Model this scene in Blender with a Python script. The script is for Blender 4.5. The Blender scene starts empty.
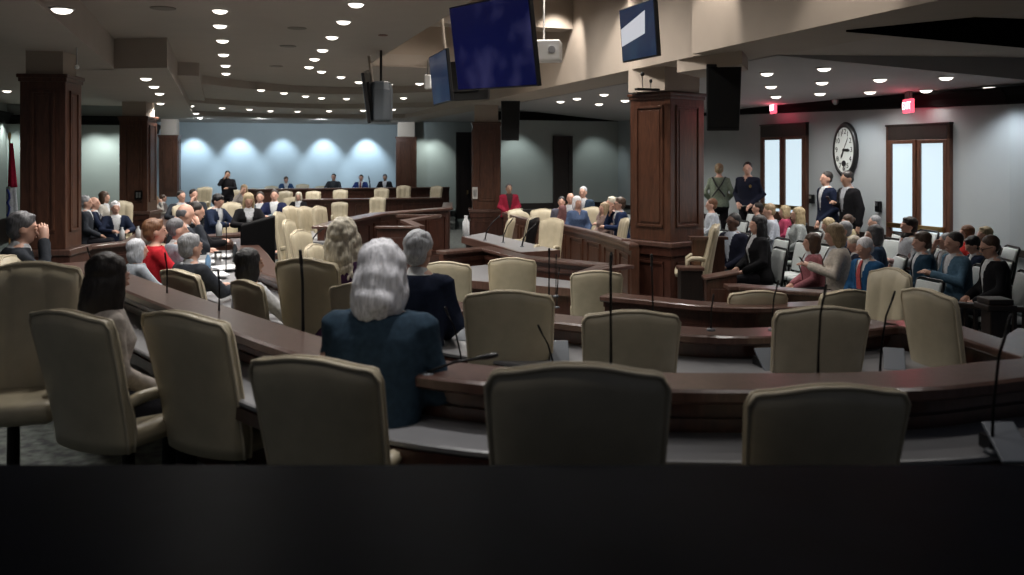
import bpy, bmesh, math, random
from mathutils import Vector, Matrix, noise
random.seed(7)
SC = bpy.context.scene
COL = SC.collection
PI = math.pi
R = math.radians
F = 900.0            # focal length in pixels of the 1024 px wide frame
CZ = 2.0             # eye height
HY = 158.0           # horizon row
TH = R(18.06)        # the room axis is turned this much from the line of sight
CT, ST = math.cos(TH), math.sin(TH)

def uv(u, v):        # room axes (u along the hall, v across) -> world x, y
    return (CT * v - ST * u, ST * v + CT * u)
def to_uv(x, y):
    return (-ST * x + CT * y, CT * x + ST * y)
def pz(px, py, z):   # where the sight line through a pixel meets height z
    Y = F * (CZ - z) / (py - HY)
    return ((px - 512) / F * Y, Y)
def py_(px, Y):
    return ((px - 512) / F * Y, Y)
def on_v(px, v):
    k = (px - 512) / F
    u = v * (CT - k * ST) / (k * CT + ST)
    return uv(u, v)
def on_u(px, u):
    k = (px - 512) / F
    v = u * (k * CT + ST) / (CT - k * ST)
    return uv(u, v)

# ------------------------------------------------------------------ materials
MATS = {}
def mat(name, col, rough=.6, noise_amt=0.0, nscale=20, metal=0, spec=.5, coat=0, bump=0, col2=None, sheen=0):
    if name in MATS: return MATS[name]
    m = bpy.data.materials.new(name); m.use_nodes = True
    nt = m.node_tree; b = nt.nodes['Principled BSDF']
    b.inputs['Base Color'].default_value = (*col, 1)
    b.inputs['Roughness'].default_value = rough
    b.inputs['Metallic'].default_value = metal
    b.inputs['Specular IOR Level'].default_value = spec
    b.inputs['Coat Weight'].default_value = coat
    b.inputs['Coat Roughness'].default_value = .15
    if noise_amt or col2 or bump:
        tc = nt.nodes.new('ShaderNodeTexCoord')
        nz = nt.nodes.new('ShaderNodeTexNoise'); nz.inputs['Scale'].default_value = nscale
        nz.inputs['Detail'].default_value = 4
        nt.links.new(tc.outputs['Object'], nz.inputs['Vector'])
        if noise_amt or col2:
            r = nt.nodes.new('ShaderNodeValToRGB')
            c2 = col2 or tuple(c * (1 - noise_amt) for c in col)
            r.color_ramp.elements[0].color = (*c2, 1); r.color_ramp.elements[0].position = .35
            r.color_ramp.elements[1].color = (*col, 1); r.color_ramp.elements[1].position = .65
            nt.links.new(nz.outputs['Fac'], r.inputs['Fac'])
            nt.links.new(r.outputs['Color'], b.inputs['Base Color'])
        if bump:
            bp = nt.nodes.new('ShaderNodeBump'); bp.inputs['Strength'].default_value = bump
            bp.inputs['Distance'].default_value = .01
            nt.links.new(nz.outputs['Fac'], bp.inputs['Height'])
            nt.links.new(bp.outputs['Normal'], b.inputs['Normal'])
    MATS[name] = m
    return m
def wood(name, c1, c2, rough=.3, coat=.3):
    if name in MATS: return MATS[name]
    m = bpy.data.materials.new(name); m.use_nodes = True
    nt = m.node_tree; b = nt.nodes['Principled BSDF']
    tc = nt.nodes.new('ShaderNodeTexCoord'); mp = nt.nodes.new('ShaderNodeMapping')
    mp.inputs['Scale'].default_value = (7, 7, 1.1)
    nz = nt.nodes.new('ShaderNodeTexNoise'); nz.inputs['Scale'].default_value = 3; nz.inputs['Detail'].default_value = 6
    nz.inputs['Distortion'].default_value = 1.2
    r = nt.nodes.new('ShaderNodeValToRGB')
    r.color_ramp.elements[0].color = (*c1, 1); r.color_ramp.elements[0].position = .3
    r.color_ramp.elements[1].color = (*c2, 1); r.color_ramp.elements[1].position = .7
    L = nt.links.new
    L(tc.outputs['Object'], mp.inputs['Vector']); L(mp.outputs['Vector'], nz.inputs['Vector'])
    L(nz.outputs['Fac'], r.inputs['Fac']); L(r.outputs['Color'], b.inputs['Base Color'])
    b.inputs['Roughness'].default_value = rough; b.inputs['Coat Weight'].default_value = coat
    b.inputs['Coat Roughness'].default_value = .2
    MATS[name] = m
    return m
def emit(name, col, s):
    if name in MATS: return MATS[name]
    m = bpy.data.materials.new(name); m.use_nodes = True
    b = m.node_tree.nodes['Principled BSDF']
    b.inputs['Base Color'].default_value = (*[min(1, c) * .2 for c in col], 1)
    b.inputs['Emission Color'].default_value = (*col, 1); b.inputs['Emission Strength'].default_value = s
    b.inputs['Roughness'].default_value = .3
    MATS[name] = m
    return m
W_PIL = wood('mahogany', (.050, .021, .013), (.105, .044, .026), .32, .3)
W_DESK = wood('dark_mahogany', (.036, .014, .010), (.080, .031, .021), .3, .3)
W_CAP = wood('polished_mahogany', (.068, .035, .027), (.118, .064, .050), .28, .4)
W_BLACK = wood('ebony_wood', (.008, .005, .004), (.018, .010, .008), .45, .1)
LEATHER = mat('cream_leather', (.50, .44, .315), .42, .12, 9, bump=.08)
PIPE = mat('cream_piping', (.56, .49, .36), .4)
BLACKP = mat('black_plastic', (.012, .012, .013), .4)
BLACKM = mat('black_metal', (.010, .010, .011), .35, metal=.6)
CHAIRG = mat('pale_grey_upholstery', (.52, .56, .56), .7, .1, 60)
PLASTER = mat('warm_plaster', (.40, .34, .285), .9, .04, 3)
CEIL = mat('ceiling_paint', (.42, .37, .325), .92, .04, 2)
CEILG = mat('ceiling_paint_cool_light', (.40, .385, .385), .92, .04, 2)  # same ceiling paint, greyed to imitate the cooler light over the aisle
WALLP = mat('wall_paint_grey_green', (.34, .375, .36), .85, .04, 2)
WALLB = mat('wall_paint_blue_light', (.36, .41, .43), .8, .04, 2)  # grey-green paint tinted blue for the cool light falling on it
WALLR = mat('wall_paint_pale_grey', (.335, .37, .385), .85, .03, 2)
CROWN = mat('crown_black', (.004, .0035, .0035), .8, spec=.1)
CARPET = mat('carpet', (.15, .17, .155), .95, 0, 14, col2=(.055, .06, .062))
WORKTOP = mat('pale_worktop', (.235, .235, .245), .35, .06, 12)
LAMP = emit('downlight_glow', (1, .93, .83), 2.2)
LAMPRIM = mat('downlight_rim', (.5, .48, .45), .5)
SKIN = [mat('skin_a', (.56, .33, .25), .5), mat('skin_b', (.62, .40, .31), .5), mat('skin_c', (.12, .065, .045), .5), mat('skin_d', (.40, .235, .165), .5)]
EYE = mat('eye_and_socket_dark', (.02, .015, .012), .3)
LIP = mat('lips', (.34, .12, .10), .5)
BRASS = mat('brass', (.60, .42, .18), .3, metal=1)
PAPER = mat('paper', (.70, .72, .74), .8)
CHROME = mat('silver_metal', (.5, .5, .5), .3, metal=1)

def cloth(name, col, amt=.25, sc=40, bump=.15):
    return mat(name, col, .85, amt, sc, bump=bump, spec=.12)
def hairm(name, col):
    if name in MATS: return MATS[name]
    m = bpy.data.materials.new(name); m.use_nodes = True
    nt = m.node_tree; b = nt.nodes['Principled BSDF']
    tc = nt.nodes.new('ShaderNodeTexCoord'); mp = nt.nodes.new('ShaderNodeMapping'); mp.inputs['Scale'].default_value = (60, 60, 9)
    nz = nt.nodes.new('ShaderNodeTexNoise'); nz.inputs['Scale'].default_value = 1.6; nz.inputs['Detail'].default_value = 3; nz.inputs['Distortion'].default_value = .6
    r = nt.nodes.new('ShaderNodeValToRGB')
    r.color_ramp.elements[0].color = (*[c * .6 for c in col], 1); r.color_ramp.elements[0].position = .32
    r.color_ramp.elements[1].color = (*col, 1); r.color_ramp.elements[1].position = .62
    L = nt.links.new
    L(tc.outputs['Object'], mp.inputs['Vector']); L(mp.outputs['Vector'], nz.inputs['Vector']); L(nz.outputs['Fac'], r.inputs['Fac'])
    L(r.outputs['Color'], b.inputs['Base Color']); b.inputs['Roughness'].default_value = .5
    bp = nt.nodes.new('ShaderNodeBump'); bp.inputs['Strength'].default_value = .5; bp.inputs['Distance'].default_value = .01
    L(nz.outputs['Fac'], bp.inputs['Height']); L(bp.outputs['Normal'], b.inputs['Normal'])
    MATS[name] = m
    return m

# ------------------------------------------------------------------ object helpers
def link(name, me, m=None, parent=None, loc=None):
    o = bpy.data.objects.new(name, me); COL.objects.link(o)
    if m is not None:
        if isinstance(m, (list, tuple)):
            for x in m: me.materials.append(x)
        else: me.materials.append(m)
    if parent is not None: o.parent = parent
    if loc is not None: o.location = loc
    return o
def fin(bm, name, m, parent=None, loc=None, smooth=False, bevel=0, autosmooth=None):
    bmesh.ops.recalc_face_normals(bm, faces=bm.faces)
    me = bpy.data.meshes.new(name); bm.to_mesh(me); bm.free()
    if smooth:
        for p in me.polygons: p.use_smooth = True
    o = link(name, me, m, parent, loc)
    if bevel:
        b = o.modifiers.new('bevel', 'BEVEL'); b.width = bevel; b.segments = 2; b.limit_method = 'ANGLE'; b.angle_limit = R(40)
    return o
def thing(name, label, cat, loc=(0, 0, 0), rz=0, group=None):
    o = bpy.data.objects.new(name, None); COL.objects.link(o)
    o.empty_display_size = .1
    o.location = loc; o.rotation_euler = (0, 0, rz)
    return tag(o, label, cat, group)
def tag(o, label, cat, group=None):
    o['label'] = label; o['category'] = cat
    if group: o['group'] = group
    return o
def struct(o):
    o['kind'] = 'structure'; return o
def kids(o): return [c for c in bpy.data.objects if c.parent is o]
CH = {}
def copy_tree(o, parent=None):
    c = o.copy(); COL.objects.link(c)
    if parent is not None: c.parent = parent
    if o.name not in CH: CH[o.name] = [k for k in bpy.data.objects if k.parent is o]
    for k in CH[o.name]: copy_tree(k, c)
    return c
def dup(o, label, loc, rz, group=None, scale=None):
    c = copy_tree(o); c.location = loc; c.rotation_euler = (0, 0, rz)
    c['label'] = label
    if group: c['group'] = group
    if scale: c.scale = scale
    return c

def box(bm, x0, x1, y0, y1, z0, z1, M=None):
    vs = [bm.verts.new(v) for v in ((x0, y0, z0), (x1, y0, z0), (x1, y1, z0), (x0, y1, z0), (x0, y0, z1), (x1, y0, z1), (x1, y1, z1), (x0, y1, z1))]
    for f in ((0, 3, 2, 1), (4, 5, 6, 7), (0, 1, 5, 4), (1, 2, 6, 5), (2, 3, 7, 6), (3, 0, 4, 7)): bm.faces.new([vs[i] for i in f])
    if M is not None: bmesh.ops.transform(bm, matrix=M, verts=vs)
    return vs
def prism(bm, pts, z0, z1):
    n = len(pts)
    a = [bm.verts.new((p[0], p[1], z0 if not hasattr(z0, '__call__') else z0(p))) for p in pts]
    b = [bm.verts.new((p[0], p[1], z1 if not hasattr(z1, '__call__') else z1(p))) for p in pts]
    bm.faces.new(a[::-1]); bm.faces.new(b)
    for i in range(n): bm.faces.new((a[i], a[(i + 1) % n], b[(i + 1) % n], b[i]))
    return a + b
def loft(bm, rings, cap=True):
    vr = [[bm.verts.new(p) for p in r] for r in rings]
    n = len(vr[0])
    for a, b in zip(vr, vr[1:]):
        for i in range(n): bm.faces.new((a[i], a[(i + 1) % n], b[(i + 1) % n], b[i]))
    if cap:
        bm.faces.new(vr[0][::-1]); bm.faces.new(vr[-1])
    return [v for r in vr for v in r]
def frames(pts):
    out = []
    up = Vector((0, 0, 1))
    for i, p in enumerate(pts):
        a = pts[max(0, i - 1)]; b = pts[min(len(pts) - 1, i + 1)]
        t = (Vector(b) - Vector(a)).normalized()
        u_ = up if abs(t.z) < .9 else Vector((0, 1, 0))
        s = t.cross(u_).normalized(); w = s.cross(t).normalized()
        out.append((Vector(p), s, w, t))
    return out
def tube(bm, pts, radii, seg=8, round_=False, flat=1.0):
    if not isinstance(radii, (list, tuple)): radii = [radii] * len(pts)
    pts = [Vector(p) for p in pts]; radii = list(radii)
    fr = frames(pts)
    rings = []
    if round_:
        p, s, w, t = fr[0]
        for k in (1, .6): rings.append([p - t * radii[0] * math.sin(math.acos(1 - k) if k < 1 else PI / 2 * .92) + (s * math.cos(q) * flat + w * math.sin(q)) * radii[0] * (.25 if k == 1 else .75) for q in [2 * PI * i / seg for i in range(seg)]])
    for (p, s, w, t), r in zip(fr, radii):
        rings.append([p + (s * math.cos(q) * flat + w * math.sin(q)) * r for q in [2 * PI * i / seg for i in range(seg)]])
    if round_:
        p, s, w, t = fr[-1]
        for k in (.6, 1): rings.append([p + t * radii[-1] * (.66 if k < 1 else .96) + (s * math.cos(q) * flat + w * math.sin(q)) * radii[-1] * (.25 if k == 1 else .75) for q in [2 * PI * i / seg for i in range(seg)]])
    return loft(bm, rings)
def lathe(bm, prof, seg=20, M=None):
    vs = loft(bm, [[(r * math.cos(2 * PI * i / seg), r * math.sin(2 * PI * i / seg), z) for i in range(seg)] for r, z in prof])
    if M is not None: bmesh.ops.transform(bm, matrix=M, verts=vs)
    return vs
def ell(bm, c, r, M=None, u=14, v=9):
    vs = bmesh.ops.create_uvsphere(bm, u_segments=u, v_segments=v, radius=1)['verts']
    m = Matrix.Translation(c) @ Matrix.Diagonal((*r, 1))
    if M is not None: m = M @ m
    bmesh.ops.transform(bm, matrix=m, verts=vs)
    return vs
def cat(pts, n=8):   # Catmull-Rom through points
    P = [Vector((*p[:2], p[2] if len(p) > 2 else 0)) for p in pts]
    P = [P[0] * 2 - P[1]] + P + [P[-1] * 2 - P[-2]]
    out = []
    for i in range(1, len(P) - 2):
        a, b, c, d = P[i - 1:i + 3]
        for k in range(n):
            t = k / n
            out.append(.5 * ((2 * b) + (c - a) * t + (2 * a - 5 * b + 4 * c - d) * t * t + (3 * b - a - 3 * c + d) * t ** 3))
    out.append(P[-2])
    return out
def sweep(bm, path, prof):   # prof: closed polygon of (offset to the right of travel, z)
    rings = []
    for i, p in enumerate(path):
        a = path[i - 1] if i else None; b = path[i + 1] if i < len(path) - 1 else None
        d1 = (p - a).normalized() if a is not None else None
        d2 = (b - p).normalized() if b is not None else None
        if d1 is None: d1 = d2
        if d2 is None: d2 = d1
        n1 = Vector((d1.y, -d1.x, 0)); n2 = Vector((d2.y, -d2.x, 0))
        n = (n1 + n2).normalized(); k = 1 / max(.45, n.dot(n1))
        rings.append([(p.x + n.x * o * k, p.y + n.y * o * k, z) for o, z in prof])
    return loft(bm, rings)
def rect(o0, o1, z0, z1): return [(o0, z0), (o1, z0), (o1, z1), (o0, z1)]
def text_mesh(s, size, depth=.004):
    cu = bpy.data.curves.new('writing', 'FONT'); cu.body = s; cu.size = size; cu.extrude = depth
    cu.align_x = 'CENTER'; cu.align_y = 'CENTER'
    o = bpy.data.objects.new('writing', cu); COL.objects.link(o)
    bpy.context.view_layer.update()
    me = bpy.data.meshes.new_from_object(o.evaluated_get(bpy.context.evaluated_depsgraph_get()))
    bpy.data.objects.remove(o); bpy.data.curves.remove(cu)
    return me

# ------------------------------------------------------------------ camera
cam = bpy.data.cameras.new('camera'); co = bpy.data.objects.new('camera', cam); COL.objects.link(co)
co.location = (0, 0, CZ); co.rotation_euler = (PI / 2, 0, 0)
cam.sensor_width = 36; cam.lens = 36 * F / 1024; cam.shift_y = -(287.5 - HY) / 1024
cam.clip_start = .05; cam.clip_end = 200
cam.dof.use_dof = True; cam.dof.focus_distance = 10.5; cam.dof.aperture_fstop = 2.3
SC.camera = co
SC.view_settings.view_transform = 'Standard'; SC.view_settings.look = 'None'; SC.view_settings.gamma = 1
SC.view_settings.use_curve_mapping = False
SC.view_settings.exposure = 0.45
w = bpy.data.worlds.new('world'); SC.world = w; w.use_nodes = True
w.node_tree.nodes['Background'].inputs['Color'].default_value = (.55, .6, .75, 1)
w.node_tree.nodes['Background'].inputs['Strength'].default_value = .05

# ------------------------------------------------------------------ the room
def room_slab(name, u0, u1, v0, v1, z0, z1, m):
    bm = bmesh.new(); prism(bm, [uv(u0, v0), uv(u0, v1), uv(u1, v1), uv(u1, v0)], z0, z1)
    return struct(fin(bm, name, m))
PIT = -.35
UB = 36.4
room_slab('floor', -3, UB + .3, -10, 12, PIT - .2, PIT, CARPET)
# tiered platforms that the rows stand on
def platform(name, pts, z, zb=PIT):
    bm = bmesh.new(); prism(bm, pts, zb, z); return struct(fin(bm, name, CARPET))
# desk paths (world x, y): ledge centre lines
R1P = cat([pz(78, 262, 1.1), pz(135, 284, 1.1), pz(230, 318, 1.1), pz(330, 350, 1.1), pz(430, 367, 1.1), pz(540, 377, 1.1), pz(720, 381, 1.1), pz(900, 379, 1.1), pz(1024, 367, 1.1), (3.1, 4.15)], 8)
R2P = cat([pz(241, 238, .9), pz(253, 252, .9), pz(270, 269, .9), pz(350, 290, .9), pz(450, 304, .9), pz(560, 318, .9), pz(700, 331, .9), pz(800, 330, .9), pz(885, 322, .9)], 8)
R3P = cat([pz(606, 294, .62), pz(650, 298, .62), pz(700, 303, .62), pz(745, 305, .62), pz(800, 304, .62), pz(870, 300, .62)], 8)
def off(path, d):
    out = []
    for i, p in enumerate(path):
        a = path[max(0, i - 1)]; b = path[min(len(path) - 1, i + 1)]; t = (b - a).normalized()
        out.append((p.x + t.y * d, p.y - t.x * d))
    return out
FL1, FL2 = .2, .08
platform('floor_front_tier', off(R1P, -.2) + [(4.4, 3.6), (4.4, -2.5), (-6.6, -2.5), (-6.6, 8.6), (-3.9, 8.4)], FL1)
platform('floor_second_tier', off(R2P, -.2) + [(3.4, 4.5)] + off(R1P, -.15)[::-1][4:] + [(-5.3, 9.0), (-5.3, 13.4), (-3.6, 13.4)], FL2)

def wall(name, a, b, z0, z1, m, t=.15):
    a = Vector((*a, 0)); b = Vector((*b, 0)); d = (b - a).normalized(); n = Vector((-d.y, d.x, 0)) * t
    bm = bmesh.new(); prism(bm, [a.xy, b.xy, (b + n).xy, (a + n).xy], z0, z1)
    return struct(fin(bm, name, m))
VR = 10.62; UR = 23.0
def zr(u): return 2.76 + (u - 10) * .026     # the crown on the right wall climbs a little along the hall
UC = 10.9                                    # corner where the right wall steps
wall('wall_right', uv(9.9, VR), uv(UR, VR), PIT, 3.6, WALLR, -.15)
wall('wall_right_near', uv(4.0, 11.6), uv(9.9, VR), PIT, 3.6, WALLR, -.15)
wall('wall_aisle', uv(UR, 6.9), uv(UR, VR + .15), PIT, 3.6, WALLP, .15)
wall('wall_back', uv(UB, -2.2), uv(UB, 7.6), PIT, 4.2, WALLB, .15)
wall('wall_back_right', uv(33.8, 7.0), uv(33.8, 11), PIT, 4.2, WALLP, .15)
wall('wall_back_left', uv(28.2, -5.6), uv(28.2, -2.2), PIT, 4.2, WALLP, .15)
wall('wall_left', uv(8, -5.6), uv(28.2, -5.6), PIT, 4.2, WALLP, .15)
wall('wall_left_return', uv(28.2, -2.2), uv(UB, -2.2), PIT, 4.2, WALLP, .15)
def crown(name, a, b, z0a, z1a, z0b, z1b, d=.16):
    a = Vector((*a, 0)); b = Vector((*b, 0)); t = (b - a).normalized(); n = Vector((t.y, -t.x, 0))
    bm = bmesh.new()
    rings = []
    for p, z0, z1 in ((a, z0a, z1a), (b, z0b, z1b)):
        rings.append([p + n * o + Vector((0, 0, z)) for o, z in ((0, z0), (d * .35, z0 + .02), (d * .5, (z0 + z1) / 2), (d, z1 - .04), (d, z1), (0, z1))])
    loft(bm, rings)
    return struct(fin(bm, name, CROWN))
crown('trim_1', uv(UR, VR), uv(9.9, VR), zr(UR) - .02, 3.16, zr(9.9), 3.0)
crown('trim_2', uv(9.9, VR), uv(4, 11.6), 2.76, 3.0, 2.7, 2.95)
crown('trim_3', uv(UR, 6.9), uv(UR, VR), 3.02, 3.24, 3.02, 3.24)
crown('trim_4', uv(28.2, -5.6), uv(28.2, -2.2), 2.95, 3.2, 2.95, 3.2)
crown('trim_5', uv(8, -5.6), uv(28.2, -5.6), 2.95, 3.25, 2.95, 3.25)
crown('trim_6', uv(28.2, -2.2), uv(UB, -2.2), 2.9, 3.2, 2.9, 3.2)
# dark wainscot rails
def rail(name, a, b, z0, z1, d=.06, m=W_BLACK):
    a = Vector((*a, 0)); b = Vector((*b, 0)); t = (b - a).normalized(); n = Vector((t.y, -t.x, 0))
    bm = bmesh.new()
    loft(bm, [[p + n * o + Vector((0, 0, z)) for o, z in ((0, z0), (d, z0), (d, z1), (0, z1))] for p in (a, b)])
    return struct(fin(bm, name, m))
rail('trim_7', uv(UR, 6.9), uv(UR, VR), .62, .78)
rail('baseboard_aisle', uv(UR, 6.9), uv(UR, VR), PIT, .55, .03)
rail('trim_8', uv(UR, VR), uv(4, VR), .62, .72, .05)
rail('trim_9', uv(8, -5.6), uv(28.2, -5.6), PIT, .35, .05)
rail('trim_10', uv(28.2, -5.6), uv(28.2, -2.2), PIT, .35, .05)

# ceilings: a high chamber ceiling, stepped rings toward the dais, lower aisles
def slab(name, pts, z0, z1, m):
    bm = bmesh.new(); prism(bm, pts, z0, z1); return struct(fin(bm, name, m))
def arc(u0, bulge, v0, v1, n=14):
    return [uv(u0 + bulge * math.sin(PI * (i / n)), v0 + (v1 - v0) * i / n) for i in range(n + 1)]
ZC = 3.8
slab('ceiling', [uv(2, -2.2), uv(2, 2.75), uv(17.6, 2.75), uv(17.6, 6.0)] + arc(20.2, 2.9, -.73, 6.0)[::-1] + [uv(20.2, -2.2)], ZC, ZC + .25, CEIL)
slab('ceiling_ring', arc(20.2, 2.9, -.73, 6.0) + arc(25.4, 2.0, -.73, 6.0)[::-1], 3.62, 4.0, CEIL)
slab('ceiling_second_ring', arc(25.4, 2.0, -.73, 6.0) + arc(29.8, 1.4, -.73, 6.0)[::-1], 3.48, 4.0, CEIL)
slab('ceiling_dais', arc(29.8, 1.4, -2.2, 6.6) + [uv(UB + .1, 7.8), uv(UB + .1, -2.2)], 3.36, 4.0, CEIL)
slab('ceiling_soffit', [uv(15.2, -2.3), uv(14.4, -.73), uv(35, -.73), uv(35, -2.3)], 3.35, 3.95, CEIL)
slab('ceiling_soffit_edge', [uv(15.2, -2.3), uv(4, -2.3), uv(4, -1.5), uv(15.0, -1.5)], 3.35, 3.95, CEIL)
slab('ceiling_soffit_step', [uv(18.0, -.75), uv(18.0, -.35), uv(30, -.35), uv(30, -.75)], 3.55, 3.95, CEIL)
slab('ceiling_aisle_left', [uv(4, -9), uv(4, -2.3), uv(29, -2.3), uv(29, -9)], 3.5, 3.8, CEIL)
# coffer above the witness tables
slab('ceiling_coffer', [uv(2, 2.6), uv(2, 6.9), uv(18, 6.9), uv(18, 2.6)], 5.1, 5.3, PLASTER)
slab('wall_coffer_side', [uv(2, 2.62), uv(2, 2.75), uv(17.6, 2.75), uv(17.6, 2.62)], ZC + .01, 5.1, PLASTER)
slab('wall_coffer_end', [uv(17.6, 2.62), uv(17.6, 6.0), uv(17.75, 6.0), uv(17.75, 2.62)], ZC + .01, 5.1, PLASTER)
slab('beam_coffer', [uv(14.9, 2.75), uv(14.9, 6.0), uv(15.4, 6.0), uv(15.4, 2.75)], 4.3, 5.1, PLASTER)
# the long beam over the pillars beside the aisle
slab('beam_aisle', [uv(10.4, 6.0), uv(10.4, 6.95), uv(34, 6.95), uv(34, 6.0)], 3.35, 5.2, PLASTER)
slab('beam_aisle_near', [uv(3.0, 5.85), uv(3.0, 7.0), uv(10.4, 7.0), uv(10.4, 5.85)], 3.35, 5.2, PLASTER)
slab('ceiling_corner_soffit', [uv(3.0, 7.0), uv(3.0, 14), uv(8.6, 14), uv(10.1, 7.0)], 3.35, 3.7, CEIL)
def zas(p):
    u, v = to_uv(*p[:2]); return 3.34 - (v - 6.95) * .085
bm = bmesh.new(); prism(bm, [uv(10.1, 6.95), uv(8.6, 14), uv(UR + .2, 14), uv(UR + .2, 6.95)], zas, lambda p: zas(p) + .3); struct(fin(bm, 'ceiling_aisle_right', CEILG))
bm = bmesh.new(); prism(bm, [uv(UR - .2, 6.95), uv(UR - .2, 12), uv(34, 12), uv(34, 6.95)], 3.4, 3.7); struct(fin(bm, 'ceiling_rear_aisle', CEILG))
# dark slot in the corner soffit
q = [pz(846, 30, 3.35), pz(975, 17, 3.35), pz(1030, 19, 3.35), pz(1030, 47, 3.35)]
bm = bmesh.new(); prism(bm, q, 3.33, 3.36); struct(fin(bm, 'ceiling_dark_slot', mat('slot_black', (.002, .002, .0025), .9, spec=0)))
# bracket under the beam carrying the speaker
slab('beam_bracket', [py_(677, 12.4), py_(742, 11.3), py_(748, 12.1), py_(700, 13.3)], 3.18, 3.36, PLASTER)

# ------------------------------------------------------------------ pillars
def pillar(name, cx, cy, wd, rz, ztop, zledge, zneck, base=True, outlet=False):
    root = bpy.data.objects.new(name, None); COL.objects.link(root); root.location = (cx, cy, 0); root.rotation_euler = (0, 0, rz)
    struct(root)
    h = wd / 2
    bm = bmesh.new(); box(bm, -h, h, -h, h, zledge + .05, ztop)
    shaft = fin(bm, 'shaft', W_PIL, root, bevel=.01)
    for s in range(4):   # raised panels with moulding on every face
        M = Matrix.Rotation(s * PI / 2, 4, 'Z')
        bm = bmesh.new()
        for z0, z1 in ((zledge + .26, ztop - .2),):
            a = h - .13
            for x0, x1, q0, q1 in ((-a, a, z0, z0 + .035), (-a, a, z1 - .035, z1), (-a, -a + .035, z0, z1), (a - .035, a, z0, z1)):
                box(bm, x0, x1, -h - .022, -h + .01, q0, q1, M)
            box(bm, -a + .07, a - .07, -h - .012, -h + .01, z0 + .07, z1 - .07, M)
        fin(bm, 'panel', W_PIL, root, bevel=.004)
    bm = bmesh.new()
    for z0, z1, e in ((ztop - .1, ztop, .018), (ztop - .05, ztop, .034)): box(bm, -h - e, h + e, -h - e, h + e, z0, z1)
    fin(bm, 'capital', W_PIL, root, bevel=.012)
    bm = bmesh.new(); box(bm, -h + .05, h - .05, -h + .05, h - .05, ztop, zneck)
    fin(bm, 'neck', PLASTER, root)
    if base:
        e = .10
        bm = bmesh.new(); box(bm, -h - e, h + e, -h - e, h + e, zledge - .03, zledge + .05)
        fin(bm, 'ledge', W_CAP, root, bevel=.015)
        bm = bmesh.new(); box(bm, -h - .05, h + .05, -h - .05, h + .05, PIT, zledge - .03)
        box(bm, -h - .08, h + .08, -h - .08, h + .08, PIT, PIT + .15); box(bm, -h - .075, h + .075, -h - .075, h + .075, zledge - .16, zledge - .03)
        fin(bm, 'pedestal', W_DESK, root, bevel=.01)
        for s in range(4):
            M = Matrix.Rotation(s * PI / 2, 4, 'Z'); bm = bmesh.new(); a = h - .08
            for x0, x1, q0, q1 in ((-a, a, PIT + .25, PIT + .28), (-a, a, zledge - .28, zledge - .25), (-a, -a + .03, PIT + .25, zledge - .25), (a - .03, a, PIT + .25, zledge - .25)):
                box(bm, x0, x1, -h - .07, -h - .04, q0, q1, M)
            fin(bm, 'pedestal_panel', W_DESK, root)
    return root
pA = pillar('pillar', *py_(51.5, 11.6), .55, R(6), 3.06, .80, 3.42)
pB = pillar('pillar', *py_(138.5, 21.8), .66, R(2), 3.0, .68, 3.42)
pD = pillar('pillar', *py_(667, 13.9), .80, R(40), 2.99, .70, 3.8)
pE = pillar('pillar', *py_(486, 23.3), .70, R(4), 2.92, .64, 3.5)
pF = pillar('pillar', *py_(406.5, 34.2), .74, R(4), 2.80, .6, 3.5, base=False)
pG = pillar('pillar', *py_(170, 31.5), .62, R(10), 2.80, .6, 3.5, base=False)
# plaster column running up from the big pillar to the coffer
cx, cy = py_(662, 13.75)
bm = bmesh.new(); box(bm, -.36, .36, -.36, .36, 3.0, 5.15); o = struct(fin(bm, 'wall_column_plaster', PLASTER)); o.location = (cx, cy, 0); o.rotation_euler = (0, 0, R(40))
cx, cy = py_(486, 23.0)
# outlet plate on the far pillar
def wall_plate(label, px, py, Y, w_, h_, m1, m2, rz=0, name='outlet_plate', c='outlet', grp=None):
    z = CZ - (py - HY) / F * Y
    t = thing(name, label, c, (*py_(px, Y), z), rz, grp)
    bm = bmesh.new(); box(bm, -w_ / 2, w_ / 2, -.012, .012, -h_ / 2, h_ / 2); fin(bm, 'plate', m1, t, bevel=.003)
    bm = bmesh.new(); box(bm, -w_ * .3, -w_ * .05, -.018, -.01, -h_ * .3, h_ * .3); box(bm, w_ * .05, w_ * .3, -.018, -.01, -h_ * .3, h_ * .3); fin(bm, 'socket', m2, t)
wall_plate('dark square outlet plate on the far left wooden pillar', 138.5, 195, 21.42, .18, .22, BLACKM, CHROME, R(2))

wall_plate('white switch plate on the middle wooden pillar beside the dark doorway', 475, 193, 22.9, .13, .30, mat('plate_white', (.6, .58, .55), .5), CHROME, R(4), 'switch_plate', 'switch')
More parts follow.
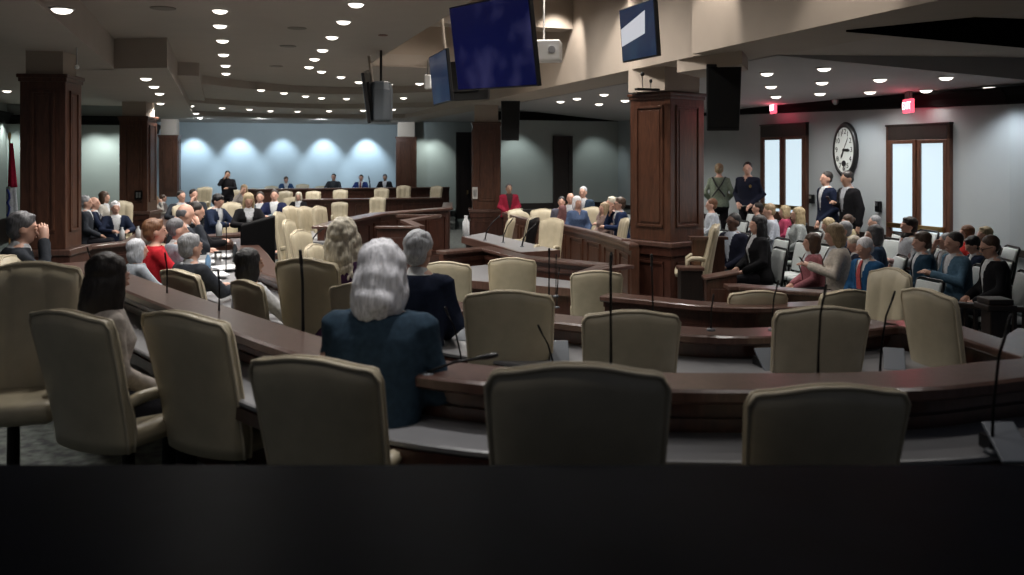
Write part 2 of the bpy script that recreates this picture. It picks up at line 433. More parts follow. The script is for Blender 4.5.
# ------------------------------------------------------------------ doors, clock, signs on the right wall
GLASS = emit('frosted_lit_glass', (.62, .76, .84), .78)
def door(name, px0, px1, zt, zsill):
    a = on_v(px0, VR - .02); b = on_v(px1, VR - .02)
    A = Vector((*a, 0)); B = Vector((*b, 0)); L = (B - A).length; ang = math.atan2(B.y - A.y, B.x - A.x)
    root = bpy.data.objects.new(name, None); COL.objects.link(root); root.location = (*a, 0); root.rotation_euler = (0, 0, ang); struct(root)
    bm = bmesh.new()
    fw = .06
    for x0, x1, z0, z1 in ((0, fw, zsill, zt), (L - fw, L, zsill, zt)): box(bm, x0, x1, -.045, .06, z0, z1)
    fin(bm, 'jamb', W_PIL, root, bevel=.008)
    bm = bmesh.new(); box(bm, 0, L, -.045, .06, zt - .26, zt); box(bm, -.01, L + .01, -.06, .06, zt - .03, zt + .0); fin(bm, 'header', W_BLACK, root, bevel=.008)
    mid = L / 2
    for k, (x0, x1) in enumerate(((fw, mid - .012), (mid + .012, L - fw))):
        bm = bmesh.new(); st = .075
        box(bm, x0, x0 + st, -.05, .02, zsill, zt - .26); box(bm, x1 - st, x1, -.05, .02, zsill, zt - .26)
        box(bm, x0 + st, x1 - st, -.05, .02, zt - .32, zt - .26); box(bm, x0 + st, x1 - st, -.05, .02, zsill, zsill + .2)
        box(bm, x0 + st, x1 - st, -.05, .02, zsill + .78, zsill + .92); box(bm, x0 + st, x1 - st, -.025, .0, zsill + .2, zsill + .78)
        leaf = fin(bm, 'leaf', W_PIL, root, bevel=.006)
        bm = bmesh.new(); box(bm, x0 + st, x1 - st, -.02, -.005, zsill + .92, zt - .32); fin(bm, 'glass', GLASS, leaf)
        bm = bmesh.new(); box(bm, x0 + .03, x1 - .03, -.10, -.07, zsill + .98, zsill + 1.06); box(bm, x0 + .04, x0 + .1, -.1, -.04, zsill + .98, zsill + 1.06); box(bm, x1 - .1, x1 - .04, -.1, -.04, zsill + .98, zsill + 1.06)
        fin(bm, 'push_bar', BRASS, leaf)
    return root
door('door_1', 762, 808, 2.68, .02)
door('door_2', 888, 952, 2.55, -.12)

def wall_spot(px, py, v=VR, d=.03):
    x, y = on_v(px, v - d); return x, y, CZ - (py - HY) / F * y
WANG = math.atan2(-CT, ST) # direction of travel along the right wall toward the camera (u decreasing)
# oval wall clock with a small seconds dial
x, y, z = wall_spot(846, 150)
ck = thing('wall_clock', 'large oval white-faced wall clock with thick black rim between the double doors', 'clock', (x, y, z), WANG)
hw, hh = .30, .475
bm = bmesh.new()
n = 40
prof = [(1.03, .02), (1.05, -.015), (1.0, -.05), (.88, -.055), (.83, -.04), (.83, .0)]
loft_r = [[(hw * k * math.cos(2 * PI * i / n), d, hh * k * math.sin(2 * PI * i / n)) for k, d in prof] for i in range(n)]
vr = [[bm.verts.new(p) for p in r] for r in loft_r]
for i in range(n):
    a_, b_ = vr[i], vr[(i + 1) % n]
    for j in range(len(prof)): bm.faces.new((a_[j], a_[(j + 1) % 6], b_[(j + 1) % 6], b_[j]))
fin(bm, 'rim', BLACKP, ck, smooth=True)
bm = bmesh.new(); prism(bm, [(hw * .84 * math.cos(2 * PI * i / n), hh * .84 * math.sin(2 * PI * i / n)) for i in range(n)], -.01, .015)
bmesh.ops.rotate(bm, cent=(0, 0, 0), matrix=Matrix.Rotation(PI / 2, 3, 'X'), verts=bm.verts)
face = fin(bm, 'dial', mat('clock_white', (.62, .66, .64), .5), ck)
face.location = (0, -.03, 0)
me = None
bmn = bmesh.new()
for k in range(1, 13):
    tm = text_mesh(str(k), .13, .002); bt = bmesh.new(); bt.from_mesh(tm)
    a_ = PI / 2 - k * PI / 6
    bmesh.ops.transform(bt, matrix=Matrix.Translation((hw * .66 * math.cos(a_), -.048, hh * .68 * math.sin(a_))) @ Matrix.Rotation(PI / 2, 4, 'X'), verts=bt.verts)
    bt.to_mesh(tm); bt.free(); bmn.from_mesh(tm)
fin(bmn, 'numerals', BLACKP, face).location = (0, .03, 0)
for nm, ang, ln, wd in (('hour_hand', R(-92), .17, .03), ('minute_hand', R(-205), .17, .022), ('second_hand', R(-28), .26, .008)):
    bm = bmesh.new(); prism(bm, [(-wd / 2, -.03), (wd / 2, -.03), (wd * .9, ln * .7), (0, ln), (-wd * .9, ln * .7)], -.002, .002)
    bmesh.ops.transform(bm, matrix=Matrix.Translation((0, -.055, 0)) @ Matrix.Rotation(PI / 2, 4, 'X') @ Matrix.Rotation(ang, 4, 'Z'), verts=bm.verts)
    fin(bm, nm, BLACKP, ck)
bm = bmesh.new(); lathe(bm, [(.001, 0), (.055, 0), (.055, .008), (.001, .008)], 16, Matrix.Translation((0, -.045, -.24)) @ Matrix.Rotation(PI / 2, 4, 'X')); fin(bm, 'seconds_dial', BLACKP, ck)

# exit signs hung below the crown
RED = emit('exit_red', (1, .10, .16), 1.3)
EXW = emit('exit_letters', (1, .62, .66), 2.6)
def exit_sign(px, py, label):
    x, y, z = wall_spot(px, py, d=.25)
    t = thing('exit_sign', label, 'exit sign', (x, y, z), WANG + R(-21), 'exit signs above the double doors')
    bm = bmesh.new(); box(bm, -.17, .17, -.03, .03, -.11, .11); fin(bm, 'housing', RED, t, bevel=.01)
    bm = bmesh.new(); box(bm, -.1, .1, -.025, .025, .11, .24); fin(bm, 'mount', mat('sign_grey', (.12, .1, .1), .6), t, bevel=.005)
    tm = text_mesh('EXIT', .17, .003); bt = bmesh.new(); bt.from_mesh(tm); bmesh.ops.transform(bt, matrix=Matrix.Translation((0, -.034, 0)) @ Matrix.Rotation(PI / 2, 4, 'X'), verts=bt.verts); fin(bt, 'lettering', EXW, t)
exit_sign(773.5, 108, 'red lit EXIT sign above the double doors behind the uniformed officer')
exit_sign(908.5, 106, 'red lit EXIT sign above the double doors nearer the corner')
for px, py in ((773.5, 108), (908.5, 106)):
    x, y, z = wall_spot(px, py, d=.35)
    l = bpy.data.lights.new('exit_glow', 'POINT'); l.energy = 3.0; l.color = (1, .08, .14); l.shadow_soft_size = .1
    o = bpy.data.objects.new('exit_glow', l); COL.objects.link(o); o.location = (x, y, z - .06)
# small fixtures on the right wall
def wall_box(label, px, py, w_, h_, m1, name='wall_phone', c='wall fixture'):
    x, y, z = wall_spot(px, py)
    t = thing(name, label, c, (x, y, z), WANG)
    bm = bmesh.new(); box(bm, -w_ / 2, w_ / 2, -.05, .02, -h_ / 2, h_ / 2); fin(bm, 'housing', m1, t, bevel=.012)
    bm = bmesh.new(); box(bm, -w_ * .3, w_ * .3, -.06, -.045, h_ * .05, h_ * .38); fin(bm, 'cover', CHROME, t)
wall_box('small dark switch box on the wall left of the man in the open-collar suit', 812.5, 199, .1, .17, BLACKM, 'switch_box')
wall_box('small dark switch box on the wall between the clock and the nearer double doors', 879, 206.5, .1, .18, BLACKM, 'switch_box')
x, y, z = wall_spot(844, 100)
t = thing('wall_speaker', 'tiny grey surveillance fixture hung under the black crown above the clock', 'fixture', (x, y, z), WANG)
bm = bmesh.new(); box(bm, -.05, .05, -.2, 0, .02, .08); fin(bm, 'bracket', CHROME, t); bm = bmesh.new(); ell(bm, (0, -.18, -.02), (.06, .06, .07)); fin(bm, 'dome', CHROME, t, smooth=True)

# ------------------------------------------------------------------ desks
def row_desk(label, path, zf, zl, work=.46, work_h=.72, tops=WORKTOP, cap_w=.15, name='row_desk', close=True):
    t = thing(name, label, 'desk', (path[len(path) // 2].x, path[len(path) // 2].y, zf))
    off0 = Vector((t.location.x, t.location.y, 0)); P = [p - off0 for p in path]; zl -= zf
    bm = bmesh.new(); sweep(bm, P, [(-cap_w, zl - .05), (-cap_w + .02, zl - .06), (cap_w - .02, zl - .06), (cap_w, zl - .045), (cap_w, zl - .01), (cap_w - .015, zl), (-cap_w + .015, zl), (-cap_w, zl - .01)])
    fin(bm, 'ledge', W_CAP, t)
    bm = bmesh.new(); sweep(bm, P, rect(-.06, .03, 0, zl - .05)); fin(bm, 'front_panel', W_DESK, t)
    bm = bmesh.new(); sweep(bm, P, rect(.03, .06, zl - .12, zl - .05)); sweep(bm, P, rect(.03, .05, work_h + .02, work_h + .06)); fin(bm, 'moulding', W_DESK, t)
    bm = bmesh.new(); sweep(bm, P, [(.03, work_h - .03), (work, work_h - .03), (work + .01, work_h - .02), (work + .01, work_h - .005), (work, work_h), (.03, work_h)]); fin(bm, 'worktop', tops, t)
    bm = bmesh.new(); sweep(bm, P, rect(work - .02, work + .015, work_h - .09, work_h - .032)); fin(bm, 'edge_band', W_DESK, t)
    return t
row_desk('nearest curved mahogany desk sweeping across the whole front row', R1P, FL1, 1.1, .36, .70)
row_desk('second curved mahogany desk between the two rows of high-back chairs', R2P, FL2, .9, .72, .66)
row_desk('third curved mahogany desk below the panelled pillar and lectern', R3P, PIT, .62, .36, .70, tops=W_DESK, cap_w=.14)
# return wing of the second desk at the railing
wp = [Vector((*pz(884, 322, .9), 0)), Vector((*pz(945, 326, .9), 0)), Vector((*pz(1011, 347, .9), 0)), Vector((*pz(1040, 330, .9), 0))]
t = thing('desk_wing', 'angled wooden ledge at the end of the second desk below the railing', 'desk wing', (wp[1].x, wp[1].y, FL2))
P = [p - Vector((wp[1].x, wp[1].y, 0)) for p in wp]
bm = bmesh.new(); sweep(bm, P, rect(-.13, .13, .77, .82)); fin(bm, 'ledge', W_CAP, t, bevel=.012)
bm = bmesh.new(); sweep(bm, P, rect(-.05, .05, -.4, .77)); fin(bm, 'front_panel', W_DESK, t)
# zig-zag ledge in front of the witness table
zp = [pz(441, 251, .62), pz(486, 247, .62), pz(522, 256, .62), pz(606, 264, .62), pz(580, 271.5, .62), pz(628, 264, .62)]
t = thing('zigzag_desk', 'low zig-zag wooden desk ledge in front of the witness table', 'desk', (*zp[2], PIT))
P = [Vector((a - zp[2][0], b - zp[2][1], 0)) for a, b in zp]
bm = bmesh.new(); sweep(bm, P[:4], rect(-.13, .13, .92, .97)); fin(bm, 'ledge', W_CAP, t, bevel=.012)
bm = bmesh.new(); sweep(bm, P[3:], rect(-.10, .10, .92, .965)); fin(bm, 'return_ledge', W_CAP, t, bevel=.012)
bm = bmesh.new(); sweep(bm, P[:4], rect(-.05, .05, 0, .92)); sweep(bm, P[:4], rect(.05, .08, .8, .86)); fin(bm, 'front_panel', W_DESK, t)
q = [pz(441, 254, .62), pz(486, 250, .62), pz(522, 259, .62), pz(600, 267, .62), pz(616, 293, .40), pz(560, 288, .40), pz(470, 281, .40), pz(425, 276, .40)]
t = thing('inner_worktop', 'pale grey worktop of the innermost desk behind the third row chairs', 'worktop', (*q[6], PIT))
Q = [(a - q[6][0], b - q[6][1]) for a, b in q]
bm = bmesh.new(); prism(bm, Q, .71, .75); fin(bm, 'worktop', WORKTOP, t)
bm = bmesh.new(); sweep(bm, [Vector((*p, 0)) for p in (Q[7], Q[6], Q[5], Q[4])], rect(-.02, .025, .66, .755)); fin(bm, 'edge_band', W_CAP, t)
bm = bmesh.new(); sweep(bm, [Vector((*p, 0)) for p in (Q[7], Q[6], Q[5], Q[4])], rect(-.10, -.06, 0, .71)); fin(bm, 'front_panel', W_DESK, t)
panel_front_later = True
# added black counter standing in for the dark fade at the bottom
bm = bmesh.new()
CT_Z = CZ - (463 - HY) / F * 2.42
t = thing('dark_fade_counter', 'near-black polished counter along the bottom edge in front of everything', 'counter', (0, 1.3, 0))
bm = bmesh.new(); box(bm, -2.6, 2.6, -1.0, 1.12, CT_Z - .05, CT_Z); fin(bm, 'dark_fade_top', mat('dark_fade_black', (.003, .004, .0075), .4, .3, 6, spec=.012), t, bevel=.015)
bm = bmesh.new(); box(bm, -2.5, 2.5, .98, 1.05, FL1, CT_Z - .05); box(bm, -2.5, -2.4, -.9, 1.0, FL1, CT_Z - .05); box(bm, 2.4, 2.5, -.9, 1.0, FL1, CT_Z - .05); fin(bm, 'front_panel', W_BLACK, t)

def panel_front(label, pts, z0, z1, name='panelled_bench', n=8, capw=.16, c='bench', pw=.9, smooth=True, m=W_PIL):
    path = cat(pts, n) if smooth else [Vector((a, b, 0)) for a, b in pts]
    t = thing(name, label, c, (path[0].x, path[0].y, z0))
    o0 = Vector((path[0].x, path[0].y, 0)); P = [p - o0 for p in path]; h = z1 - z0
    bm = bmesh.new(); sweep(bm, P, rect(-capw, capw, h - .05, h)); fin(bm, 'ledge', W_CAP, t, bevel=.012)
    bm = bmesh.new(); sweep(bm, P, rect(-.08, .04, 0, h - .05)); fin(bm, 'front_panel', m, t)
    bm = bmesh.new(); sweep(bm, P, rect(.04, .075, h - .10, h - .05)); sweep(bm, P, rect(.04, .08, 0, .14)); fin(bm, 'moulding', m, t)
    # raised panels spaced along the run
    L = 0; acc = [0]
    for a, b in zip(P, P[1:]): L += (b - a).length; acc.append(L)
    def at(s):
        for i in range(len(P) - 1):
            if s <= acc[i + 1] + 1e-6:
                k = (s - acc[i]) / max(1e-6, acc[i + 1] - acc[i]); return P[i].lerp(P[i + 1], k), (P[i + 1] - P[i]).normalized()
        return P[-1], (P[-1] - P[-2]).normalized()
    k = max(1, round(L / pw))
    for j in range(k):
        c0, c1 = L * (j + .14) / k, L * (j + .86) / k
        sub = [at(c0 + (c1 - c0) * i / 4)[0] for i in range(5)]
        bm = bmesh.new()
        zt, zb = h - .18, .22
        sweep(bm, sub, rect(.04, .065, zt - .03, zt)); sweep(bm, sub, rect(.04, .065, zb, zb + .03))
        for s0, s1 in ((0, .12), (.88, 1)):
            a_, b_ = at(c0 + (c1 - c0) * s0)[0], at(c0 + (c1 - c0) * s1)[0]
            sweep(bm, [a_, a_.lerp(b_, .25)] if s0 == 0 else [a_.lerp(b_, .75), b_], rect(.04, .065, zb, zt))
        sweep(bm, [at(c0 + (c1 - c0) * q)[0] for q in (.15, .4, .6, .85)], rect(.04, .052, zb + .09, zt - .09))
        fin(bm, 'raised_panel', m, t)
    return t
ZB = .72
panel_front('long curved panelled wooden bench front joining the two panelled pillars', [pz(505, 212, ZB), pz(530, 219, ZB), pz(563, 224.5, ZB), pz(598, 232, ZB), pz(622, 239, ZB), pz(634, 244, ZB)], PIT, ZB, capw=.075)
panel_front('dark panelled prow-shaped clerk desk before the dais', [pz(322, 226, .85), pz(345, 219.5, .85), pz(378, 213, .85), pz(447, 207.5, .85)], PIT, .85, 'clerk_desk', 4, .18, 'desk', 1.1, False, W_DESK)
bm = bmesh.new()
a = pz(447, 207.5, .85); t = thing('clerk_desk_end', 'plain wooden end wing closing the clerk desk at its far end', 'desk wing', (*a, PIT))
bm = bmesh.new(); P = [Vector((0, 0, 0)), Vector((-.15, 2.4, 0))]; sweep(bm, P, rect(-.06, .06, 0, 1.14)); fin(bm, 'front_panel', W_DESK, t); bm = bmesh.new(); sweep(bm, P, rect(-.12, .12, 1.14, 1.2)); fin(bm, 'ledge', W_CAP, t)
# reader's lectern block with a zig-zag cap
t = thing('reader_desk', 'small wooden reading desk with zig-zag pale-edged cap against the clerk desk', 'desk', (*py_(398, 17.0), PIT))
bm = bmesh.new(); box(bm, -.39, .38, -.05, .06, 0, 1.02); box(bm, -.34, .34, -.07, -.05, .15, .85); fin(bm, 'front_panel', W_DESK, t, bevel=.006)
bm = bmesh.new(); box(bm, -.42, .41, -.12, .1, 1.02, 1.065); fin(bm, 'ledge', W_CAP, t, bevel=.008)
P = [Vector((-.06, .0, 0)), Vector((.40, .12, 0)), Vector((0.02, .95, 0)), Vector((.55, 1.5, 0)), Vector((-.2, 1.5, 0))]
bm = bmesh.new()
zig = [(.39, .05, 1.045), (.05, .8, 1.10), (.60, 1.45, 1.16), (-.15, 1.5, 1.16)]
for a_, b_ in zip(zig, zig[1:]):
    a_, b_ = Vector(a_), Vector(b_); d = (b_ - a_).normalized(); nn = Vector((d.y, -d.x, 0)) * .1; up = Vector((0, 0, .025))
    loft(bm, [[q - nn - up, q + nn - up, q + nn + up, q - nn + up] for q in (a_ - d * .06, b_ + d * .06)])
fin(bm, 'zigzag_cap', W_CAP, t)
panel_front('low straight wooden ledge between the front audience row and the third desk', [pz(742, 285, .55), pz(820, 291, .55), pz(884, 294, .55)], PIT, .55, 'audience_ledge', 4, .12, 'ledge', 1.0, True, W_DESK)
# dais desks
def dais_desk(label, u, px0, px1, z, zf, Yd=None):
    return panel_front(label, [on_u(px0, u), on_u((px0 + px1) / 2, u), on_u(px1, u)], zf, z, 'dais_desk', 4, .14, 'desk', 1.4, True, W_DESK)
dais_desk('rearmost long dark dais desk under the blue wall', 32.0, 246, 449, .95, PIT)
dais_desk('middle long dark dais desk behind the clerk desk', 28.6, 300, 441, .72, PIT)
platform('floor_bench_tier', [uv(13.2, 6.9), uv(17, 6.95), uv(22.3, 7.0), uv(22.3, 9.0), uv(13.2, 9.0)], -.12) if False else None
platform('floor_dais', [on_u(225, 32.15), on_u(455, 32.15), on_u(455, 36.3), on_u(190, 36.3)], .05)
platform('floor_dais_middle', [on_u(225, 28.7), on_u(455, 28.7), on_u(455, 32.15), on_u(225, 32.15)], -.15)
# left wing desks
LEFTF = 0.0
panel_front('dark straight desk in front of the group left of the far pillar', [pz(82, 246, .72), pz(132, 241, .72), pz(177, 213, .72)], PIT, .72, 'side_desk', 6, .16, 'desk', 1.0, False, W_DESK)
panel_front('dark desk before the bowed man in dark blue suit', [pz(196, 236, .70), pz(246, 232.5, .70)], PIT, .70, 'side_desk', 6, .18, 'desk', 1.0, False, W_DESK)
panel_front('dark desk before the bearded man in grey and the navy suit man', [pz(250, 214, .72), pz(300, 212, .72)], PIT, .72, 'side_desk', 6, .16, 'desk', 1.2, False, W_DESK)
slabp = [pz(292, 240, .6), pz(312, 231, .6), pz(336, 236, .6), pz(330, 243, .6)]
t = thing('clerk_table', 'white-topped side table beside the prow of the clerk desk', 'table', (*slabp[0], PIT))
bm = bmesh.new(); prism(bm, [(a - slabp[0][0], b - slabp[0][1]) for a, b in slabp], .90, .95); fin(bm, 'table_top', WORKTOP, t)
bm = bmesh.new(); prism(bm, [((a - slabp[0][0]) * .92 + .05, (b - slabp[0][1]) * .92 + .05) for a, b in slabp], 0, .90); fin(bm, 'cabinet', W_DESK, t)
# witness table
wt = [pz(463, 236.5, .40), pz(521, 252.5, .40), pz(559, 250, .40), pz(485, 232.5, .40)]
t = thing('witness_table', 'long witness table with pale top and three gooseneck microphones', 'table', (*wt[0], PIT))
Q = [(a - wt[0][0], b - wt[0][1]) for a, b in wt]
bm = bmesh.new(); prism(bm, Q, .71, .75); fin(bm, 'table_top', WORKTOP, t)
bm = bmesh.new(); sweep(bm, [Vector((*Q[0], 0)), Vector((*Q[1], 0)), Vector((*Q[2], 0))], rect(-.03, .035, .62, .752)); fin(bm, 'edge_band', W_CAP, t)
cm = Vector((sum(a for a, b in Q) / 4, sum(b for a, b in Q) / 4))
for a, b in Q:
    p = Vector((a, b)).lerp(cm, .14); bm = bmesh.new(); box(bm, p.x - .05, p.x + .05, p.y - .05, p.y + .05, 0, .71); fin(bm, 'leg', W_DESK, t)
bm = bmesh.new(); sweep(bm, [Vector((Q[0][0] + .1, Q[0][1] + .05, 0)), Vector((Q[1][0] - .05, Q[1][1] + .2, 0))], rect(-.015, .015, .15, .7)); fin(bm, 'modesty_panel', W_DESK, t)

# railing in front of the audience
ra, rb = pz(915, 299, .62), pz(1060, 309, .62)
t = thing('railing', 'black wooden railing with balusters in front of the audience rows', 'railing', (*ra, PIT))
A = Vector((0, 0, 0)); B = Vector((rb[0] - ra[0], rb[1] - ra[1], 0))
bm = bmesh.new(); sweep(bm, [A, B], rect(-.05, .05, .92, .97)); fin(bm, 'top_rail', W_BLACK, t, bevel=.01)
bm = bmesh.new(); sweep(bm, [A, B], rect(-.03, .03, .08, .13)); fin(bm, 'bottom_rail', W_BLACK, t)
for i in range(15):
    p = A.lerp(B, (i + .5) / 15); bm = bmesh.new(); box(bm, p.x - .016, p.x + .016, p.y - .016, p.y + .016, .13, .92); fin(bm, 'baluster', W_BLACK, t)
x, y = py_(995, 8.05)
t = thing('railing_post', 'thick black newel post with square cap at the railing', 'post', (x, y, PIT))
bm = bmesh.new(); box(bm, -.085, .085, -.085, .085, 0, 1.0); fin(bm, 'shaft', W_BLACK, t, bevel=.01)
bm = bmesh.new(); box(bm, -.13, .13, -.13, .13, 1.0, 1.05); box(bm, -.11, .11, -.11, .11, 1.05, 1.10); fin(bm, 'cap', W_BLACK, t, bevel=.01)
platform('floor_rear_tier', [(-.3, 21.5), (.9, 21.8), (.7, 23.0), (-.3, 22.7)], .05)
platform('floor_side_tier', [(2.3, 12.25), (3.3, 12.25), (3.3, 13.2), (2.3, 13.2)], -.12)
# lectern and side boxes right of the big pillar
t = thing('lectern', 'dark slanted lectern desk standing right of the big panelled pillar', 'lectern', (*py_(722, 10.9), PIT), R(-6))
bm = bmesh.new(); vs = box(bm, -.20, .16, -.12, .12, 0, .88)
for v in vs:
    if v.co.z > .5: v.co.z += .08 * (v.co.x + .2) / .36
fin(bm, 'body', W_DESK, t, bevel=.01)
bm = bmesh.new(); vs = box(bm, -.23, .19, -.15, .15, .88, .91)
for v in vs: v.co.z += .08 * (v.co.x + .23) / .42
fin(bm, 'slanted_top', W_CAP, t, bevel=.006)
bm = bmesh.new(); box(bm, -.15, .11, -.135, -.11, .12, .78); fin(bm, 'front_panel', W_DESK, t, bevel=.004)
t = thing('low_post', 'short square wooden post with flat cap beside the lectern', 'post', (*py_(737, 10.5), PIT))
bm = bmesh.new(); box(bm, -.1, .1, -.1, .1, 0, .82); fin(bm, 'shaft', W_PIL, t, bevel=.008); bm = bmesh.new(); box(bm, -.13, .13, -.13, .13, .82, .87); fin(bm, 'cap', W_CAP, t, bevel=.008)
t = thing('side_partition', 'low wooden partition with flat top between big pillar and seated man', 'partition', (*py_(717, 12.95), PIT))
bm = bmesh.new(); box(bm, -.36, .10, -.05, .05, 0, 1.18); fin(bm, 'front_panel', W_PIL, t, bevel=.006); bm = bmesh.new(); box(bm, -.4, .14, -.1, .1, 1.18, 1.22); fin(bm, 'ledge', W_CAP, t)
t = thing('pedestal_box', 'small dark box with grey top on the pillar pedestal corner', 'box', (*py_(690, 12.3), PIT))
bm = bmesh.new(); box(bm, -.15, .15, -.12, .12, 0, .82); fin(bm, 'body', W_BLACK, t, bevel=.01); bm = bmesh.new(); box(bm, -.17, .17, -.14, .14, .82, .87); fin(bm, 'lid', W_CAP, t, bevel=.01)
# black cabinet back in the left middle
t = thing('equipment_cabinet', 'tall black equipment cabinet seen from behind between the left desks', 'cabinet', (*py_(258, 11.5), PIT), R(14))
bm = bmesh.new()
vs = box(bm, -.21, .21, -.12, .3, .05, 1.55)
for v in vs:
    if v.co.z > 1: v.co.z += .06 * v.co.x / .23
fin(bm, 'body', mat('cabinet_black', (.003, .003, .0035), .8, spec=.08), t, bevel=.02)
bm = bmesh.new(); box(bm, -.23, .23, -.14, .32, 0, .05); fin(bm, 'plinth', BLACKM, t)
# ------------------------------------------------------------------ chairs
def exec_chair():
    t = thing('high_back_chair', '', 'chair')
    def top(s):
        k = min(1, max(0, (abs(s) - .12) / .80)); return 1.06 - .030 * k * k * (3 - 2 * k) - .045 * max(0, (abs(s) - .88) / .12) ** 2
    NX, NZ = 27, 12
    bm = bmesh.new(); fr, bk = [], []
    for i in range(NX):
        s = -1 + 2 * i / (NX - 1); cf, cb = [], []
        for j in range(NZ):
            tt = j / (NZ - 1); hw = .25 + .03 * tt
            z = .40 + tt * (top(s) - .40)
            e = max(0, 1 - abs(s) ** 7) ** .5 * max(0.0, 1 - max(0, (tt - .8) / .2) ** 4 * .75)
            ch = .022 * abs(math.cos(s * PI * 1.5)) ** .5
            lean = -.24 - .13 * (tt ** 1.2)
            yc = lean + .05 * s * s
            cf.append(bm.verts.new((s * hw, yc + .015 + .035 * e + ch * e + .02 * math.sin(PI * min(1, tt * 2.2)) * (tt < .45), z)))
            cb.append(bm.verts.new((s * hw, yc - .015 - .028 * e, z - .0)))
        fr.append(cf); bk.append(cb)
    for i in range(NX - 1):
        for j in range(NZ - 1):
            bm.faces.new((fr[i][j], fr[i][j + 1], fr[i + 1][j + 1], fr[i + 1][j])); bm.faces.new((bk[i][j], bk[i + 1][j], bk[i + 1][j + 1], bk[i][j + 1]))
        bm.faces.new((fr[i][-1], bk[i][-1], bk[i + 1][-1], fr[i + 1][-1])); bm.faces.new((fr[i][0], fr[i + 1][0], bk[i + 1][0], bk[i][0]))
    for i in (0, NX - 1):
        for j in range(NZ - 1):
            f = (fr[i][j], bk[i][j], bk[i][j + 1], fr[i][j + 1]); bm.faces.new(f if i == 0 else f[::-1])
    edge_b = [bk[0][j].co.copy() for j in range(NZ)] + [bk[i][-1].co.copy() for i in range(1, NX)] + [bk[-1][j].co.copy() for j in range(NZ - 2, -1, -1)]
    edge_f = [fr[0][j].co.copy() for j in range(NZ)] + [fr[i][-1].co.copy() for i in range(1, NX)] + [fr[-1][j].co.copy() for j in range(NZ - 2, -1, -1)]
    back = fin(bm, 'backrest', LEATHER, t, smooth=True)
    bm = bmesh.new(); tube(bm, edge_b, .0085, 6); tube(bm, edge_f, .007, 6); fin(bm, 'piping', PIPE, back, smooth=True)
    bm = bmesh.new(); box(bm, -.24, .24, -.24, .23, .40, .50); fin(bm, 'seat', LEATHER, t, bevel=.045, smooth=True)
    for s in (-1, 1):
        bm = bmesh.new(); tube(bm, [(s * .225, -.22, .62), (s * .23, -.12, .64), (s * .23, .0, .64), (s * .23, .05, .61), (s * .225, .05, .45)], [.025, .03, .03, .028, .025], 8, flat=1.2); fin(bm, 'armrest', LEATHER, t, smooth=True)
    bm = bmesh.new(); tube(bm, [(0, 0, .07), (0, 0, .41)], [.035, .03], 10); box(bm, -.14, .14, -.12, .12, .385, .405); fin(bm, 'column', BLACKM, t)
    bm = bmesh.new()
    for k in range(5):
        a_ = 2 * PI * k / 5 + .3; c, s = math.cos(a_), math.sin(a_)
        tube(bm, [(0, 0, .10), (c * .28, s * .28, .075)], [.035, .022], 6)
        ell(bm, (c * .28, s * .28, .032), (.03, .03, .032), u=8, v=6)
    fin(bm, 'base', BLACKM, t)
    return t
def stack_chair():
    t = thing('audience_chair', '', 'chair')
    bm = bmesh.new(); box(bm, -.23, .23, -.22, .24, .40, .47); fin(bm, 'seat', CHAIRG, t, bevel=.025, smooth=True)
    bm = bmesh.new()
    loft(bm, [[(-.215, y - .0, z), (.215, y, z), (.205, y + .05, z), (-.205, y + .05, z)] for y, z in ((-.245, .50), (-.265, .65), (-.295, .80), (-.325, .915))]); fin(bm, 'backrest', CHAIRG, t, bevel=.012, smooth=True)
    bm = bmesh.new()
    tube(bm, [(-.225, -.21, .42), (-.232, -.235, .55), (-.232, -.275, .8), (-.222, -.31, .925), (-.18, -.318, .94), (.18, -.318, .94), (.222, -.31, .925), (.232, -.275, .8), (.232, -.235, .55), (.225, -.21, .42)], .017, 6); fin(bm, 'back_frame', BLACKM, t, smooth=True)
    for sx in (-1, 1):
        for y0, y1 in ((.2, .24), (-.2, -.26)):
            bm = bmesh.new(); tube(bm, [(sx * .215, y0, .41), (sx * .225, y1, 0)], .013, 6); fin(bm, 'leg', BLACKM, t)
    bm = bmesh.new(); box(bm, -.235, .235, -.215, .235, .375, .402); fin(bm, 'seat_frame', BLACKM, t)
    return t
EX = exec_chair(); AU = stack_chair()
used = {'ex': False, 'au': False}
def chair(kind, label, x, y, z, yaw, group, sc=(1, 1, 1)):
    P = EX if kind == 'ex' else AU
    if not used[kind]:
        used[kind] = True; P.location = (x, y, z); P.rotation_euler = (0, 0, R(yaw)); P['label'] = label; P['group'] = group; P.scale = sc; return P
    return dup(P, label, (x, y, z), R(yaw), group, sc)
def exch(label, px, ptop, Y, zf, yaw, group='cream leather high-back chairs', wsc=1.0):
    zt = CZ - (ptop - HY) * Y / F
    x, y = py_(px, Y)
    # the pixel is the top of the back, which sits .36 m behind the chair's centre
    a = R(yaw); x += -math.sin(a) * .36; y += math.cos(a) * .36
    return chair('ex', label, x, y, zf, yaw, group, (wsc, wsc, max(.8, (zt - zf) / 1.06)))
exch('largest cream chair seen from behind, bottom centre, before the front desk', 577, 364, 2.86, FL1, -4, wsc=1.04)
exch('cream chair back beside the white-haired man, on his near side', 309, 358, 3.36, FL1, -20, wsc=1.0)
exch('cream chair back at bottom, rightmost of the nearest chairs', 832, 386, 3.05, FL1, 3)
exch('dark-backed cream chair turned away behind the long-haired woman in a pale jacket', 64, 311, 4.2, FL1, -27)
exch('cream chair turned toward the front desk, in front of the leaflets', 181, 312, 4.15, FL1, -31, wsc=1.04)
exch('large tufted cream chair facing us at the left edge', 30, 263, 5.0, FL1, 196, wsc=.98)
exch('cream chair corner at the left edge behind the man in grey suit', 4, 256, 6.9, FL1, -80)
exch('broad cream second row chair back nearest the grey-haired man in navy suit', 508, 291, 5.55, FL2, -6)
